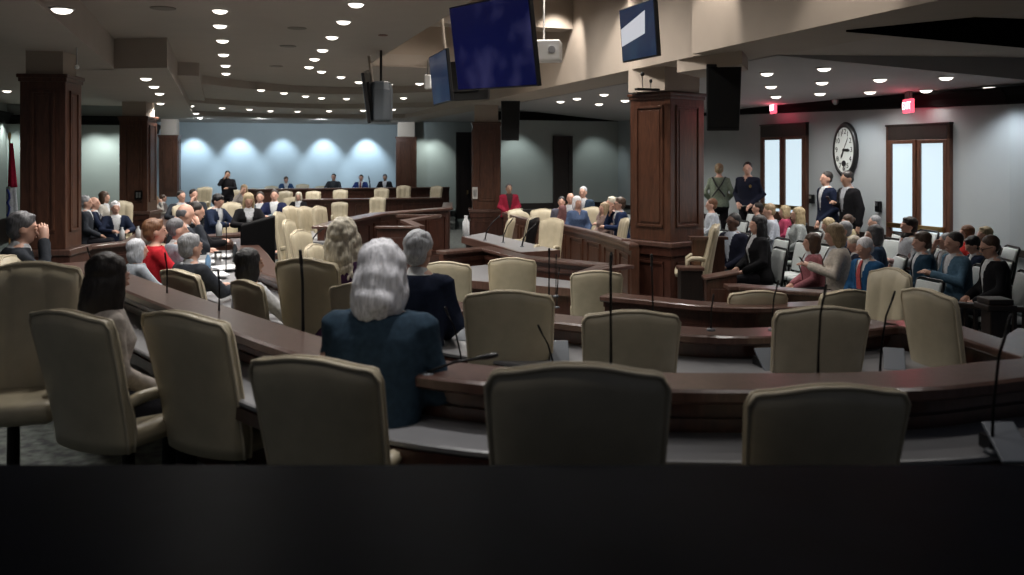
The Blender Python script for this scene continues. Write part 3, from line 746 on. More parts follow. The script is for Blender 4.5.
exch('cream second row chair back crossed by a tall microphone below the panelled pillar', 632, 311, 5.15, FL2, 0)
exch('cream second row chair back crossed by a microphone stem, beside the side-on chair', 824, 307, 5.2, FL2, 3)
exch('cream chair turned almost side-on at the end of the second row', 914, 290, 5.4, FL2, -72, wsc=.78)
exch('upright cream chair behind the oblique end chair, near the railing', 900, 268, 7.4, PIT, 116, wsc=.75)
exch('cream chair back in the third row, beside the grey-haired man', 446, 262, 10.2, PIT, -12)
exch('cream chair back in the third row, squarely below the witness table', 512, 258, 10.5, PIT, -4)
exch('cream third row chair back at the right end of the zig-zag ledge', 597, 271, 9.7, PIT, 0)
exch('cream chair back in the third row, directly below the lectern', 759, 291, 8.5, PIT, 2)
exch('partly hidden cream chair in the third row behind the second row chair with microphone', 848, 290, 8.4, PIT, 20)
exch('cream chair back below the man with grey curls on the left side', 176, 270, 7.2, FL2, -40)
exch('low cream chair back behind the dark-haired woman in white', 231, 282, 6.4, FL2, -40, wsc=.70)
exch('tall cream chair back crossed by a thick black microphone stem', 302, 259, 6.4, FL2, -20, wsc=.92)
exch('cream chair behind the curly blonde woman in purple', 350, 286, 5.75, FL2, -12, wsc=.7)
# around the witness table
G2 = 'cream chairs around the witness table'
exch('cream chair standing at the end of the witness table, side-on', 513, 218, 18.6, PIT, 78, G2)
exch('black-backed chair at the witness table between two cream chairs', 535, 217, 17.9, PIT, 66, G2)
o = [q_ for q_ in bpy.data.objects if q_.get('label', '').startswith('black-backed chair')][0]
for k_ in kids(o):
    if k_.name.startswith('backrest'):
        k_.data = k_.data.copy(); k_.data.materials[0] = BLACKP
exch('tufted cream chair facing us at the right end of the witness table', 554, 218, 16.4, PIT, 150, G2, .85)
exch('cream chair tucked behind the bench, left of the round-topped one', 519, 209, 20.6, PIT, 200, G2)
exch('rounded cream chair behind the curved bench below the dark screen', 543, 209, 20.3, PIT, 170, G2)
exch('cream chair behind the curved bench next to the woman with red-brown hair', 573, 206, 20.2, -.1, 160, G2, .85)
exch('cream chair behind the curved bench beside the man in blue suit', 594, 207, 19.0, -.15, 150, G2, .85)
exch('cream chair edge behind the blue-suited man by the pillar', 630, 218, 16.6, -.2, 100, G2, .8)
exch('slim side-on cream chair leaning beside the lectern', 717, 224, 12.7, -.12, 80, G2)
# dais chairs
G3 = 'cream chairs on the dais'
for lab, px, pt, Y, zf, yaw in [
    ('dais chair by the far pillar, left of the standing man in black', 206, 187, 27, .0, 170),
    ('wide tan dais chair between the bent-over person in blue and the dark-haired man', 303, 184, 33.5, .05, 180),
    ('narrow dais chair just left of the dark-haired bearded man', 322, 186, 33.8, .05, 180),
    ('dais chair left of the bent-over person in blue', 272, 186, 33.2, .05, 180),
    ('dais chair partly hidden behind the woman with fair hair at the far desk', 254, 189, 32.8, .05, 180),
    ('dais chair behind the head of the fair-haired woman in black', 237, 190, 30, -.0, 170),
    ('empty cream chair in front of the rear dais desk, below the dark-haired man', 314, 191, 29.8, -.15, 180),
    ('empty cream chair before the rear dais desk, between two men', 341, 189.5, 30.2, -.15, 180),
    ('empty cream chair before the rear dais desk, below the man in the blue suit', 382, 188, 30.4, -.15, 180),
    ('empty cream chair before the rear dais desk, beside the far column', 404, 185.5, 30.9, -.15, 180),
    ('dark shaded chair at the far end of the rear dais desk', 438, 186, 31.2, -.15, 150),
    ('cream chair before the middle dais desk, above the clerk desk corner', 340, 202, 27.4, PIT, 185),
    ('cream chair before the middle dais desk, nearest the far column', 378, 197, 27.9, PIT, 182),
    ('narrow cream chair left of the blonde woman on the dais', 286, 191, 27, -.1, 170),
    ('cream chair half hidden by the small blonde woman on the dais', 293, 197, 25, -.1, 175),
    ]:
    exch(lab, px, pt, Y, zf, yaw, G3, .88)
G4 = 'cream chairs in the slanting left row'
for lab, px, pt, Y, zf, yaw in [
    ('slanted cream chair, leftmost of three beside the white side table', 286, 206, 17.5, PIT + .1, 238),
    ('slanted cream chair, middle of three beside the white side table', 300, 206.5, 17.3, PIT + .1, 240),
    ('slanted cream chair, nearest the clerk desk of three by the side table', 314, 206, 17.1, PIT + .1, 242),
    ('yellowish chair edge just right of the black cabinet', 271, 212, 13.6, PIT + .2, 262),
    ('second yellowish chair edge right of the black cabinet', 280, 220, 12.4, PIT + .2, 262),
    ('low slanted cream chair behind the tall chair with the thick microphone stem', 292, 230, 10.8, PIT + .2, 248),
    ('low slanted cream chair just left of the curly blonde woman', 306, 244, 10.2, PIT + .15, 248),
    ('cream chair beside the man in the dark-blue suit with bowed head', 232, 202, 18.8, PIT + .2, 190),
    ('cream chair behind the back of the bowed man in dark blue suit', 209, 207, 18.6, PIT + .2, 250),
    ('cream chair glimpsed behind the bald man', 178, 205, 18.9, PIT + .2, 230),
    ('cream chair behind the red-jacketed woman', 146, 243, 10.4, FL2, 262),
    ('olive chair back between the white-haired man and the far pillar', 122, 201, 17.4, -.1, 200),
    ]:
    exch(lab, px, pt, Y, zf, yaw, G4, .72)

# ------------------------------------------------------------------ people
def remesh(bm, name, vox, smooth=True):
    me = bpy.data.meshes.new(name); bm.to_mesh(me); bm.free()
    o = bpy.data.objects.new(name, me); COL.objects.link(o)
    m = o.modifiers.new('r', 'REMESH'); m.mode = 'VOXEL'; m.voxel_size = vox; m.use_smooth_shade = True
    s = o.modifiers.new('s', 'SMOOTH'); s.iterations = 2; s.factor = .5
    dg = bpy.context.evaluated_depsgraph_get()
    out = bpy.data.meshes.new_from_object(o.evaluated_get(dg)); out.name = name
    bpy.data.objects.remove(o); bpy.data.meshes.remove(me)
    for p in out.polygons: p.use_smooth = True
    return out
TORSO = [(.42, .150, .125, -.01), (.47, .185, .145, -.01), (.54, .182, .14, -.005), (.64, .160, .118, 0), (.76, .172, .12, 0), (.88, .178, .122, 0), (.96, .178, .110, -.005), (1.01, .150, .09, -.01), (1.045, .115, .075, -.01), (1.075, .065, .062, -.005)]
def torso(bm, inf, fem, T, z0=0, z1=9, belly=0):
    rings = []
    for z, a, b, y in TORSO:
        if z < z0 or z > z1: continue
        if fem: a *= .90 if z > .6 else 1.0
        if fem and .8 < z < .95: b *= 1.12; y += .012
        if .5 < z < .85: b *= 1 + belly
        rings.append([T(Vector(((a + inf) * math.cos(q), (b + inf) * math.sin(q) + y, z))) for q in [2 * PI * i / 20 for i in range(20)]])
    loft(bm, rings)
POSE = {  # (elbow, wrist) for the right (+x) and left arm, seated heights
    'lap': (((.25, .04, .74), (.11, .25, .63)), ((.25, .04, .74), (.10, .25, .61))),
    'desk': (((.27, .18, .78), (.12, .40, .78)), ((.27, .18, .78), (.14, .41, .78))),
    'chin': (((.20, .24, .80), (.065, .15, 1.045)), ((.26, .12, .75), (.05, .32, .76))),
    'face': (((.23, .22, .86), (.06, .15, 1.10)), ((.26, .12, .75), (.05, .32, .76))),
    'phone': (((.23, .08, .76), (.06, .30, .84)), ((.23, .08, .76), (.05, .31, .84))),
    'clasp': (((.25, -.02, .70), (.05, .15, .49)), ((.25, -.02, .70), (.03, .16, .48))),
    'side': (((.25, -.02, .72), (.25, .04, .47)), ((.25, -.02, .72), (.25, .04, .47))),
    'belt': (((.27, -.05, .74), (.13, .15, .58)), ((.27, -.05, .74), (.13, .15, .56))),
    'cross': (((.25, .06, .75), (-.06, .20, .82)), ((.25, .06, .75), (-.04, .21, .79))),
    'onephone': (((.23, .02, .74), (.10, .20, .80)), ((.25, -.02, .72), (.25, .04, .47))),
}
def build_pose(stand, arms, lean, fem, hyaw, hpitch, vox, belly):
    dz = .42 if stand else 0
    tl = math.tan(R(lean))
    def T(p):
        q = Vector(p); q.y += tl * max(0, q.z - .5); q.z += dz; return q
    HM = Matrix.Translation(T(Vector((0, 0, 1.08)))) @ Matrix.Rotation(R(hyaw), 4, 'Z') @ Matrix.Rotation(-R(hpitch), 4, 'X') @ Matrix.Translation((0, 0, -1.08))
    sh = .155 if fem else .172
    arm = []
    for s, (e, wv) in zip((1, -1), POSE[arms]):
        arm.append([T(Vector((s * sh, 0, .985))), T(Vector((s * e[0], e[1], e[2]))), T(Vector((s * wv[0], wv[1], wv[2])))])
    legs = []
    for s in (1, -1):
        if stand: legs.append([Vector((s * .09, 0, .93)), Vector((s * .105, .015, .50)), Vector((s * .11, -.01, .09)), Vector((s * .125, .15, .04))])
        else: legs.append([Vector((s * .09, -.01, .52)), Vector((s * .11, .43, .52)), Vector((s * .11, .42, .09)), Vector((s * .12, .57, .04))])
    # body: one continuous skin surface
    bm = bmesh.new(); torso(bm, -.012, fem, T)
    tube(bm, [T(Vector((0, -.01, 1.0))), T(Vector((0, .0, 1.09))), HM @ Vector((0, .005, 1.13))], [.06, .052 if not fem else .046, .052], 12)
    ell(bm, (0, -.005, 1.205), (.076, .095, .095), HM); ell(bm, (0, .022, 1.145), (.058, .07, .072), HM); ell(bm, (0, .055, 1.105), (.036, .034, .026), HM)
    tube(bm, [HM @ Vector((0, .085, 1.205)), HM @ Vector((0, .113, 1.16)), HM @ Vector((0, .088, 1.15))], [.010, .020, .016], 8)
    for s in (1, -1): ell(bm, (s * .078, -.005, 1.175), (.012, .024, .033), HM, 8, 6); ell(bm, (s * .032, .07, 1.213), (.03, .022, .012), HM, 8, 6)
    for a in arm: tube(bm, a, [.044, .036, .026], 10, True)
    for l in legs: tube(bm, l[:3], [.075, .055, .038], 10, True); tube(bm, [l[2], l[3]], [.036, .036], 8, True)
    body = remesh(bm, 'body', vox)
    bm = bmesh.new(); bm.from_mesh(body)
    # hands: palm, four fingers and a thumb each
    for s, a in zip((1, -1), arm):
        d = (a[2] - a[1]).normalized()
        up = Vector((0, 0, 1)); side = d.cross(up)
        side = side.normalized() if side.length > .2 else Vector((1, 0, 0))
        if arms in ('face', 'chin') and s == 1: dd = (d + Vector((0, 0, .3))).normalized()
        else: dd = d
        nrm = side.cross(dd).normalized()
        w0 = a[2]
        tube(bm, [w0 - d * .02, w0 + dd * .03, w0 + dd * .085], [.024, .03, .03], 8, True, flat=1.25) if abs(d.z) < .9 else tube(bm, [w0 - d * .02, w0 + dd * .03, w0 + dd * .085], [.024, .03, .03], 8, True)
        for k, ln in zip((-1.5, -.5, .5, 1.5), (.066, .08, .076, .06)):
            b0 = w0 + dd * .085 + side * k * .018
            tube(bm, [b0, b0 + dd * ln * .5 - nrm * .008, b0 + dd * ln * .8 - nrm * .03], [.0088, .0085, .0075], 6, True)
        b0 = w0 + dd * .03 - side * s * .028
        tube(bm, [b0, b0 + dd * .03 - side * s * .022, b0 + dd * .06 - side * s * .024 - nrm * .01], [.011, .01, .009], 6, True)
    n0 = len(bm.faces)
    for s in (1, -1): ell(bm, (s * .032, .0845, 1.196), (.0165, .009, .0085), HM, 8, 6); tube(bm, [HM @ Vector((s * .012, .0915, 1.219)), HM @ Vector((s * .035, .088, 1.224)), HM @ Vector((s * .052, .074, 1.217))], .0035, 5)  # eyes enlarged so their dark colour also paints the shade of the sockets
    n1 = len(bm.faces)
    ell(bm, (0, .092, 1.127), (.024, .008, .008), HM, 10, 6)
    bm.faces.ensure_lookup_table()
    for f in bm.faces[n0:n1]: f.material_index = 1
    for f in bm.faces[n1:]: f.material_index = 2
    for f in bm.faces: f.smooth = True
    bm.to_mesh(body); bm.free()
    # jacket / top: torso and sleeves
    def topmesh(inf, open_v, hem):
        bm = bmesh.new(); torso(bm, inf, fem, T, hem, 1.05, belly)
        for a in arm:
            d = (a[2] - a[1]).normalized(); r0 = inf + .036
            tube(bm, [a[0].lerp(T(Vector((0, 0, .98))), .25), a[0], a[1], a[2] - d * .015], [.06 + inf * .5, .052 + inf, .043 + inf, .031 + inf * .8], 12, True)
            ell(bm, a[0] + Vector((0, 0, -.005)), (.050 + inf * .8,) * 3)
        me = remesh(bm, 'jacket' if open_v else 'top', vox)
        b = bmesh.new(); b.from_mesh(me); kill = []
        for f in b.faces:
            c = f.calc_center_median(); z = c.z - dz; y = c.y - tl * max(0, z - .5)
            if open_v and y > .02 and z > .66 and abs(c.x) < .01 + (z - .66) * .20: kill.append(f)
            elif z > 1.055 - .0 and (c.x ** 2 + y ** 2) < .0075: kill.append(f)
            elif not open_v and y > 0 and z > .97 and abs(c.x) < (z - .97) * .6: kill.append(f)
        bmesh.ops.delete(b, geom=kill, context='FACES'); b.to_mesh(me); b.free()
        for p in me.polygons: p.use_smooth = True
        return me
    jacket = topmesh(.024, True, .46); top = topmesh(.016, False, .46)
    bm = bmesh.new(); torso(bm, .010, fem, T, .5, 1.05, belly)
    tube(bm, [T(Vector((0, -.01, 1.02))), T(Vector((0, -.004, 1.085)))], [.075, .062], 14)
    shirt = remesh(bm, 'shirt', vox)
    bm = bmesh.new(); loft(bm, [[T(Vector((x, y + b, z))) for x, b in ((-w_, 0), (w_, 0), (w_, .01), (-w_, .01))] for z, y, w_ in ((1.045, .075, .018), (.98, .118, .022), (.88, .142, .03), (.72, .137, .036))]); 
    tie = bpy.data.meshes.new('tie'); bm.to_mesh(tie); bm.free()
    bm = bmesh.new()
    torso(bm, .014, fem, T, .42, .56)
    for l in legs: tube(bm, [l[0], l[1], l[2] - Vector((0, 0, .01))], [.092, .072, .055], 12, True)
    trousers = remesh(bm, 'trousers', vox * 1.2)
    shoes = []
    bm = bmesh.new()
    for l in legs: tube(bm, [l[2] + Vector((0, -.04, -.04)), l[2].lerp(l[3], .5) + Vector((0, 0, -.02)), l[3]], [.045, .045, .036], 10, True, flat=.9)
    for v in bm.verts: v.co.z = max(.0, v.co.z)
    sh_ = bpy.data.meshes.new('shoes'); bm.to_mesh(sh_); bm.free()
    for p in sh_.polygons: p.use_smooth = True
    for m, c in ((body, None), (jacket, 0), (top, 0), (shirt, 0), (tie, 0), (trousers, 0), (sh_, 0)):
        m.materials.clear(); m.materials.append(SKIN[0])
        if c is None: m.materials.append(EYE); m.materials.append(LIP)
    return dict(body=body, jacket=jacket, top=top, shirt=shirt, tie=tie, trousers=trousers, shoes=sh_, HM=HM, arm=arm)
HAIR = {}
def hair_mesh(style, vox):
    if (style, vox) in HAIR: return HAIR[(style, vox)]
    bm = bmesh.new(); C = 1.205; amp, fr = .004, 40
    def cap(r=1.0, zc=.026, yc=-.024): ell(bm, (0, yc, C + zc), (.085 * r, .098 * r, .088 * r), None, 20, 14)
    if style == 'short': cap(); ell(bm, (0, -.045, C - .035), (.074, .066, .07)); amp = .004
    elif style == 'crop': cap(.975); ell(bm, (0, -.04, C - .03), (.074, .062, .06)); amp = .002
    elif style == 'full': cap(1.06); ell(bm, (0, -.05, C - .035), (.08, .07, .08)); ell(bm, (0, .03, C + .078), (.06, .04, .03)); amp = .007
    elif style == 'fringe':
        for s in (1, -1): ell(bm, (s * .062, -.035, C - .015), (.022, .055, .045))
        ell(bm, (0, -.075, C - .025), (.062, .03, .05)); amp = .004
    elif style == 'bob':
        cap(1.06); ell(bm, (0, -.05, C - .07), (.085, .07, .11))
        for s in (1, -1): ell(bm, (s * .074, -.012, C - .06), (.026, .06, .11))
        amp = .006
    elif style == 'long':
        cap(1.06); ell(bm, (0, -.07, C - .12), (.088, .06, .19)); ell(bm, (0, -.085, C - .30), (.088, .045, .18))
        for s in (1, -1): ell(bm, (s * .076, -.015, C - .11), (.028, .06, .17))
        amp = .006
    elif style == 'wavy':    # collar-length swept-back white hair
        cap(1.15, .022, -.016); ell(bm, (0, -.055, C - .05), (.098, .085, .12)); ell(bm, (0, -.08, C - .13), (.092, .065, .09))
        for s in (1, -1): ell(bm, (s * .075, -.03, C - .09), (.036, .07, .11))
        amp, fr = .013, 22
    elif style == 'curly':
        cap(1.16); ell(bm, (0, -.06, C - .12), (.105, .085, .18)); ell(bm, (0, -.075, C - .28), (.125, .08, .18)); ell(bm, (0, -.08, C - .40), (.115, .06, .12))
        for s in (1, -1): ell(bm, (s * .085, -.01, C - .13), (.04, .07, .18))
        amp, fr = .016, 30
    elif style == 'bun': cap(1.02); ell(bm, (0, -.04, C - .02), (.08, .075, .07)); ell(bm, (0, -.12, C + .0), (.04, .04, .04)); amp = .004
    elif style == 'cap': cap(1.05, .03); ell(bm, (0, .085, C + .035), (.07, .06, .012)); amp = 0
    me = remesh(bm, 'hair', vox)
    off_ = Vector((hash(style) % 17, 3, 5)) if False else Vector((len(style) * 1.7, 3, 5))
    if amp:
        nr = [v.normal.copy() for v in me.vertices]
        for v, n in zip(me.vertices, nr):
            v.co += n * amp * (noise.noise(v.co * fr * .55 + off_) + .7 * noise.noise(Vector((v.co.x * fr * 2, v.co.y * fr * 2, v.co.z * fr * .7)) + off_))
    me.materials.clear(); me.materials.append(EYE)
    HAIR[(style, vox)] = me
    return me
PCACHE = {}
def setm(o, m, i=0):
    o.material_slots[i].link = 'OBJECT'; o.material_slots[i].material = m
def person(label, px, ytop, Y, zf, yaw, arms='lap', hair=('short', 'dark'), top=('jacket', (.02, .022, .03)), shirt=(.55, .57, .6), tie=None, trousers=(.02, .02, .025), skin=0, lean=4, hy=0, hp=0, fem=False, stand=False, group=None, belly=0, seat=None, vox=None, x=None, hscale=None, glasses=False):
    zt = CZ - (ytop - HY) * Y / F
    full = 1.72 if stand else 1.30
    k = max(.84, min(1.14, (zt - zf) / (full * math.cos(R(abs(hp)) * .35))))
    vox = vox or (.013 if Y < 7 else .016 if Y < 12 else .02)
    key = (stand, arms, lean, fem, hy, hp, vox, belly)
    if key not in PCACHE: PCACHE[key] = build_pose(stand, arms, lean, fem, hy, hp, vox, belly)
    D = PCACHE[key]
    a = R(yaw)
    # the head leans forward of the hips: put the head, not the hips, on the sight line
    hx, hyy = py_(px, Y); f = math.tan(R(lean)) * .65 * k + .0
    X, YY = hx + math.sin(a) * f, hyy - math.cos(a) * f
    o = bpy.data.objects.new('person', D['body']); COL.objects.link(o)
    o.location = (X, YY, zf); o.rotation_euler = (0, 0, a); o.scale = (k, k, k)
    setm(o, SKIN[skin]); tag(o, label, 'person', group)
    def part(nm, me, m):
        c = bpy.data.objects.new(nm, me); COL.objects.link(c); c.parent = o; setm(c, m); return c
    hs, hc = hair
    HC = dict(dark=(.018, .013, .011), brown=(.075, .042, .026), grey=(.30, .31, .33), white=(.86, .86, .90), blonde=(.42, .33, .19), black=(.006, .006, .008), auburn=(.17, .075, .035), pepper=(.11, .11, .12), silver=(.46, .48, .52), fair=(.33, .24, .14), pale=(.62, .57, .46))
    if hs != 'none':
        h = part('hair', hair_mesh(hs, .009 if Y < 7 else .013), hairm('hair_' + hc, HC[hc])); h.matrix_local = D['HM']
    kind, colr = top
    tname = 'cloth_%02d%02d%02d' % tuple(int(c * 99) for c in colr)
    if kind == 'jacket':
        part('jacket', D['jacket'], cloth(tname, colr)); part('shirt', D['shirt'], cloth('cloth_%02d%02d%02d' % tuple(int(c * 99) for c in shirt), shirt))
        if tie: part('tie', D['tie'], cloth('tie_%02d%02d%02d' % tuple(int(c * 99) for c in tie), tie))
    else: part('top', D['top'], cloth(tname, colr))
    part('trousers', D['trousers'], cloth('trouser_%02d%02d%02d' % tuple(int(c * 99) for c in trousers), trousers)); part('shoes', D['shoes'], BLACKP)
    if glasses:
        bm = bmesh.new()
        for s in (1, -1):
            tube(bm, [(s * .034 + .024 * math.cos(q), .098, 1.195 + .019 * math.sin(q)) for q in [2 * PI * i / 12 for i in range(13)]], .003, 5)
            tube(bm, [(s * .058, .096, 1.2), (s * .082, .0, 1.195)], .003, 5)
        g = fin(bm, 'glasses', BLACKP, o); g.matrix_local = D['HM']
    if seat:
        sl, sg = seat[1], seat[2] if len(seat) > 2 else None
        ch = chair(seat[0], sl, X - math.sin(a) * -.0, YY, zf, yaw, sg or 'chairs in use', (1, 1, .98 * min(1.1, max(.92, k))))
    return o
NAVY = (.012, .018, .040); BLACK = (.010, .010, .012); CHAR = (.035, .037, .042); GREY = (.20, .22, .25); BLUE = (.03, .07, .17); TEAL = (.02, .055, .105); WHITE = (.62, .64, .66); REDC = (.48, .02, .03)
def P(*a, **k): return person(*a, **k)
# nearest figures
P('white-haired person in dark blue jacket seen from behind, leaning on the front desk', 382, 247, 3.9, FL1, -10, 'lap', ('wavy', 'white'), ('jacket', (.030, .056, .085)), skin=0, lean=10, hp=12, vox=.012)
P('grey-haired man in navy suit seen from behind at the second desk', 419, 233, 6.15, FL2, -14, 'lap', ('full', 'silver'), ('jacket', NAVY), shirt=WHITE, lean=8, hp=6, hy=-10)
P('woman with long curly blonde hair in purple top, back turned', 344, 221, 6.6, FL2, -10, 'desk', ('curly', 'pale'), ('top', (.045, .018, .05)), lean=6, fem=True)
P('woman with long dark hair in pale patterned jacket at the near left', 108, 257, 4.55, FL1, -52, 'lap', ('long', 'dark'), ('top', (.52, .47, .43)), lean=6, fem=True, hy=24, hp=8)
P('man in grey suit resting chin on hand at the left edge', 24, 214, 7.3, FL1, -62, 'face', ('full', 'pepper'), ('jacket', (.035, .04, .05)), lean=14, hp=8)
P('black-haired woman in white blouse with back turned, centre left', 250, 250, 6.75, FL2, -48, 'desk', ('bob', 'black'), ('top', (.66, .68, .72)), lean=0, fem=True, skin=3)
G = 'people along the left desks'
P('grey-curled person in dark clothes seen from behind on the left side', 192, 235, 7.9, FL2, -38, 'desk', ('full', 'grey'), ('jacket', CHAR), lean=6, group=G)
P('white-haired person in pale grey top at the left behind the dark-haired woman', 139, 240, 8.7, FL2, -50, 'desk', ('bob', 'silver'), ('top', (.30, .33, .37)), lean=10, fem=True, group=G)
P('woman in red jacket with short auburn hair', 156, 220, 9.0, FL2, -60, 'desk', ('full', 'auburn'), ('top', REDC), lean=4, fem=True, group=G)
P('man in light grey suit with receding dark hair beside the red jacket', 178, 219, 9.3, FL2, -55, 'lap', ('crop', 'pepper'), ('jacket', (.26, .30, .35)), lean=4, group=G)
P('bald man with fringe of hair looking down on the left side', 184, 204, 10.6, FL2, -55, 'chin', ('fringe', 'pepper'), ('jacket', CHAR), lean=8, hp=14, group=G)
P('dark-haired man in black behind the bald man', 196, 203, 12.2, FL2 - .05, -60, 'desk', ('crop', 'dark'), ('jacket', BLACK), lean=10, hp=10, group=G)
P('dark-haired man in suit left of two at the far left desk', 181.5, 191, 19, -.05, 200, 'desk', ('crop', 'dark'), ('jacket', CHAR), group=G, hy=30)
P('dark-haired man in suit right of two at the far left desk', 194, 189.5, 19.4, -.05, 205, 'chin', ('crop', 'dark'), ('jacket', CHAR), group=G, hy=20)
P('man in dark blue suit with bowed head facing the left desk', 217, 195, 17.2, -.1, 250, 'desk', ('full', 'black'), ('jacket', (.018, .028, .06)), lean=10, hp=22, group=G)
P('blonde woman in black in the left middle desk row', 248.5, 194, 17.0, -.1, 205, 'desk', ('long', 'blonde'), ('jacket', BLACK), lean=8, hp=14, fem=True, group=G)
P('woman with fair brown hair at the far desk below the blue wall', 244, 185, 24, -.05, 190, 'face', ('bob', 'fair'), ('top', (.36, .33, .31)), fem=True, group=G)
P('bearded man in grey jacket beside the blonde woman in black', 260, 192, 19.6, -.08, 190, 'desk', ('crop', 'dark'), ('jacket', (.14, .17, .19)), lean=6, group=G)
P('dark-haired man in navy suit and light shirt beside the bearded man', 274.5, 190, 19.6, -.08, 185, 'desk', ('crop', 'dark'), ('jacket', (.015, .02, .06)), shirt=WHITE, group=G)
P('small blonde woman in black in the middle dais row', 298.5, 192.5, 24.0, -.15, 180, 'desk', ('bob', 'pale'), ('jacket', BLACK), fem=True, group=G)
G = 'people on the rear dais'
P('person in blue bent over at the rear dais desk', 286, 177, 32.8, .05, 200, 'desk', ('short', 'brown'), ('jacket', BLUE), lean=12, hp=20, group=G)
P('bearded dark-haired man in dark shirt at the rear dais desk', 333.5, 174, 33.2, .05, 180, 'desk', ('crop', 'black'), ('jacket', CHAR), shirt=(.05, .06, .07), group=G)
P('man in bright blue suit at the rear dais desk', 361, 175, 33.4, .05, 178, 'desk', ('crop', 'dark'), ('jacket', (.025, .05, .19)), shirt=WHITE, tie=(.2, .03, .03), group=G)
P('man in dark suit with bowed head by the far column', 385, 174.5, 33.8, .05, 178, 'desk', ('crop', 'pepper'), ('jacket', BLACK), skin=3, hp=16, group=G)
P('man in black standing with hand raised before the blue wall', 227.5, 171, 29, PIT + .2, 190, 'face', ('short', 'black'), ('jacket', BLACK), shirt=BLACK, stand=True, skin=3)
G = 'group seated left of the far pillar'
P('grey-haired man in profile nearest the near left pillar', 86.5, 196, 16.2, -.05, -72, 'lap', ('short', 'grey'), ('jacket', CHAR), shirt=WHITE, group=G)
P('man in navy suit leaning forward in the left far group', 94.5, 197, 16.6, -.05, -75, 'desk', ('fringe', 'grey'), ('jacket', NAVY), shirt=WHITE, tie=(.3, .3, .32), lean=6, group=G)
P('woman with brown shoulder hair in white cardigan in the left far group', 105, 192, 17.6, .1, -95, 'lap', ('bob', 'brown'), ('jacket', (.50, .48, .44)), fem=True, group=G)
P('white-haired man in navy suit in front of the olive chair', 115.5, 202, 16.6, -.1, 215, 'desk', ('full', 'white'), ('jacket', NAVY), shirt=WHITE, group=G)
P('fair-haired woman in cream top right of the far left pillar', 156.5, 198, 23.6, -.1, -70, 'face', ('bob', 'fair'), ('top', (.45, .43, .40)), fem=True, group=G)
P('person in blurred dark jacket half hidden behind the far left pillar', 163.5, 201, 24.6, -.1, -60, 'lap', ('short', 'brown'), ('jacket', (.2, .18, .18)), fem=True, group=G)
# beyond the curved bench
G = 'group behind the curved bench'
P('person in red jacket sitting before the dark screen', 509, 184, 22.3, .05, 190, 'lap', ('crop', 'pepper'), ('jacket', (.30, .02, .045)), shirt=(.05, .03, .03), skin=3)
P('man with grey hair in dark blue suit behind the bench', 583, 187, 19.2, .05, 160, 'lap', ('crop', 'silver'), ('jacket', (.03, .05, .08)), group=G)
P('bald man glancing aside behind the bench', 570.5, 193, 19.2, -.1, 170, 'lap', ('fringe', 'silver'), ('jacket', (.2, .1, .1)), group=G)
P('white-haired woman in blue top behind the bench', 577.5, 197, 17.8, -.1, 200, 'lap', ('bob', 'white'), ('top', (.08, .12, .22)), fem=True, group=G)
P('dark-haired person in grey checks at the left of the bench group', 561.5, 197, 19.4, -.1, 170, 'lap', ('short', 'black'), ('top', (.13, .13, .17)), group=G)
P('woman with long red-brown hair behind the bench', 603.5, 203, 18.0, -.15, 110, 'lap', ('long', 'fair'), ('top', (.28, .2, .18)), fem=True, group=G)
P('white-haired person resting face on hand behind the bench', 611, 197.5, 18.4, -.1, 105, 'face', ('full', 'pale'), ('top', (.4, .3, .28)), group=G)
P('man in blue suit with glasses and brown hair beside the pillar', 619, 198, 17.5, -.12, 100, 'chin', ('full', 'brown'), ('jacket', (.018, .032, .085)), lean=6, group=G, glasses=True)
# standing along the right wall
x, y = on_v(719, 9.9)
P('officer in khaki shirt with dark cross straps standing back turned', 719, 164, y, .02, -15, 'belt', ('bun', 'fair'), ('top', (.20, .24, .18)), trousers=BLACK, stand=True, fem=True)
o = P('police officer in dark uniform standing by the far double doors', 747.5, 162.5, on_v(747.5, 9.9)[1], .02, 140, 'belt', ('crop', 'dark'), ('top', (.012, .014, .028)), trousers=BLACK, stand=True, hy=20)
bm = bmesh.new(); 
for z, y in ((1.30, .145),): prism(bm, [(-.11 + .025 * math.cos(q) , z + .03 * math.sin(q)) for q in [2 * PI * i / 7 for i in range(7)]], -.006, .006)
bmesh.ops.rotate(bm, cent=(0, 0, 0), matrix=Matrix.Rotation(PI / 2, 3, 'X'), verts=bm.verts); bmesh.ops.translate(bm, vec=(0, .165, 0), verts=bm.verts)
fin(bm, 'badge', BRASS, o)
bm = bmesh.new(); tube(bm, [(.2 * math.cos(q), .155 * math.sin(q), .94) for q in [2 * PI * i / 20 for i in range(21)]], .022, 6); fin(bm, 'duty_belt', BLACKP, o)
P('bearded man in navy suit and open white shirt standing under the clock', 826, 172, on_v(826, 10.05)[1], -.05, 100, 'clasp', ('crop', 'dark'), ('jacket', NAVY), shirt=WHITE, stand=True, hy=0)
o = P('man in black suit holding a phone, standing below the clock edge', 848, 172, on_v(848, 9.95)[1], -.05, 105, 'onephone', ('short', 'dark'), ('jacket', BLACK), shirt=(.4, .42, .46), stand=True, hp=14, skin=3)
# straps on the back-turned officer
offr = [q_ for q_ in bpy.data.objects if q_.get('label', '').startswith('officer in khaki')][0]
bm = bmesh.new()
for s in (1, -1): tube(bm, [(s * .13, .06, 1.46), (s * .12, -.06, 1.465), (s * .06, -.145, 1.34), (-s * .12, -.155, 1.1)], .016, 6)
fin(bm, 'cross_straps', BLACKP, offr)

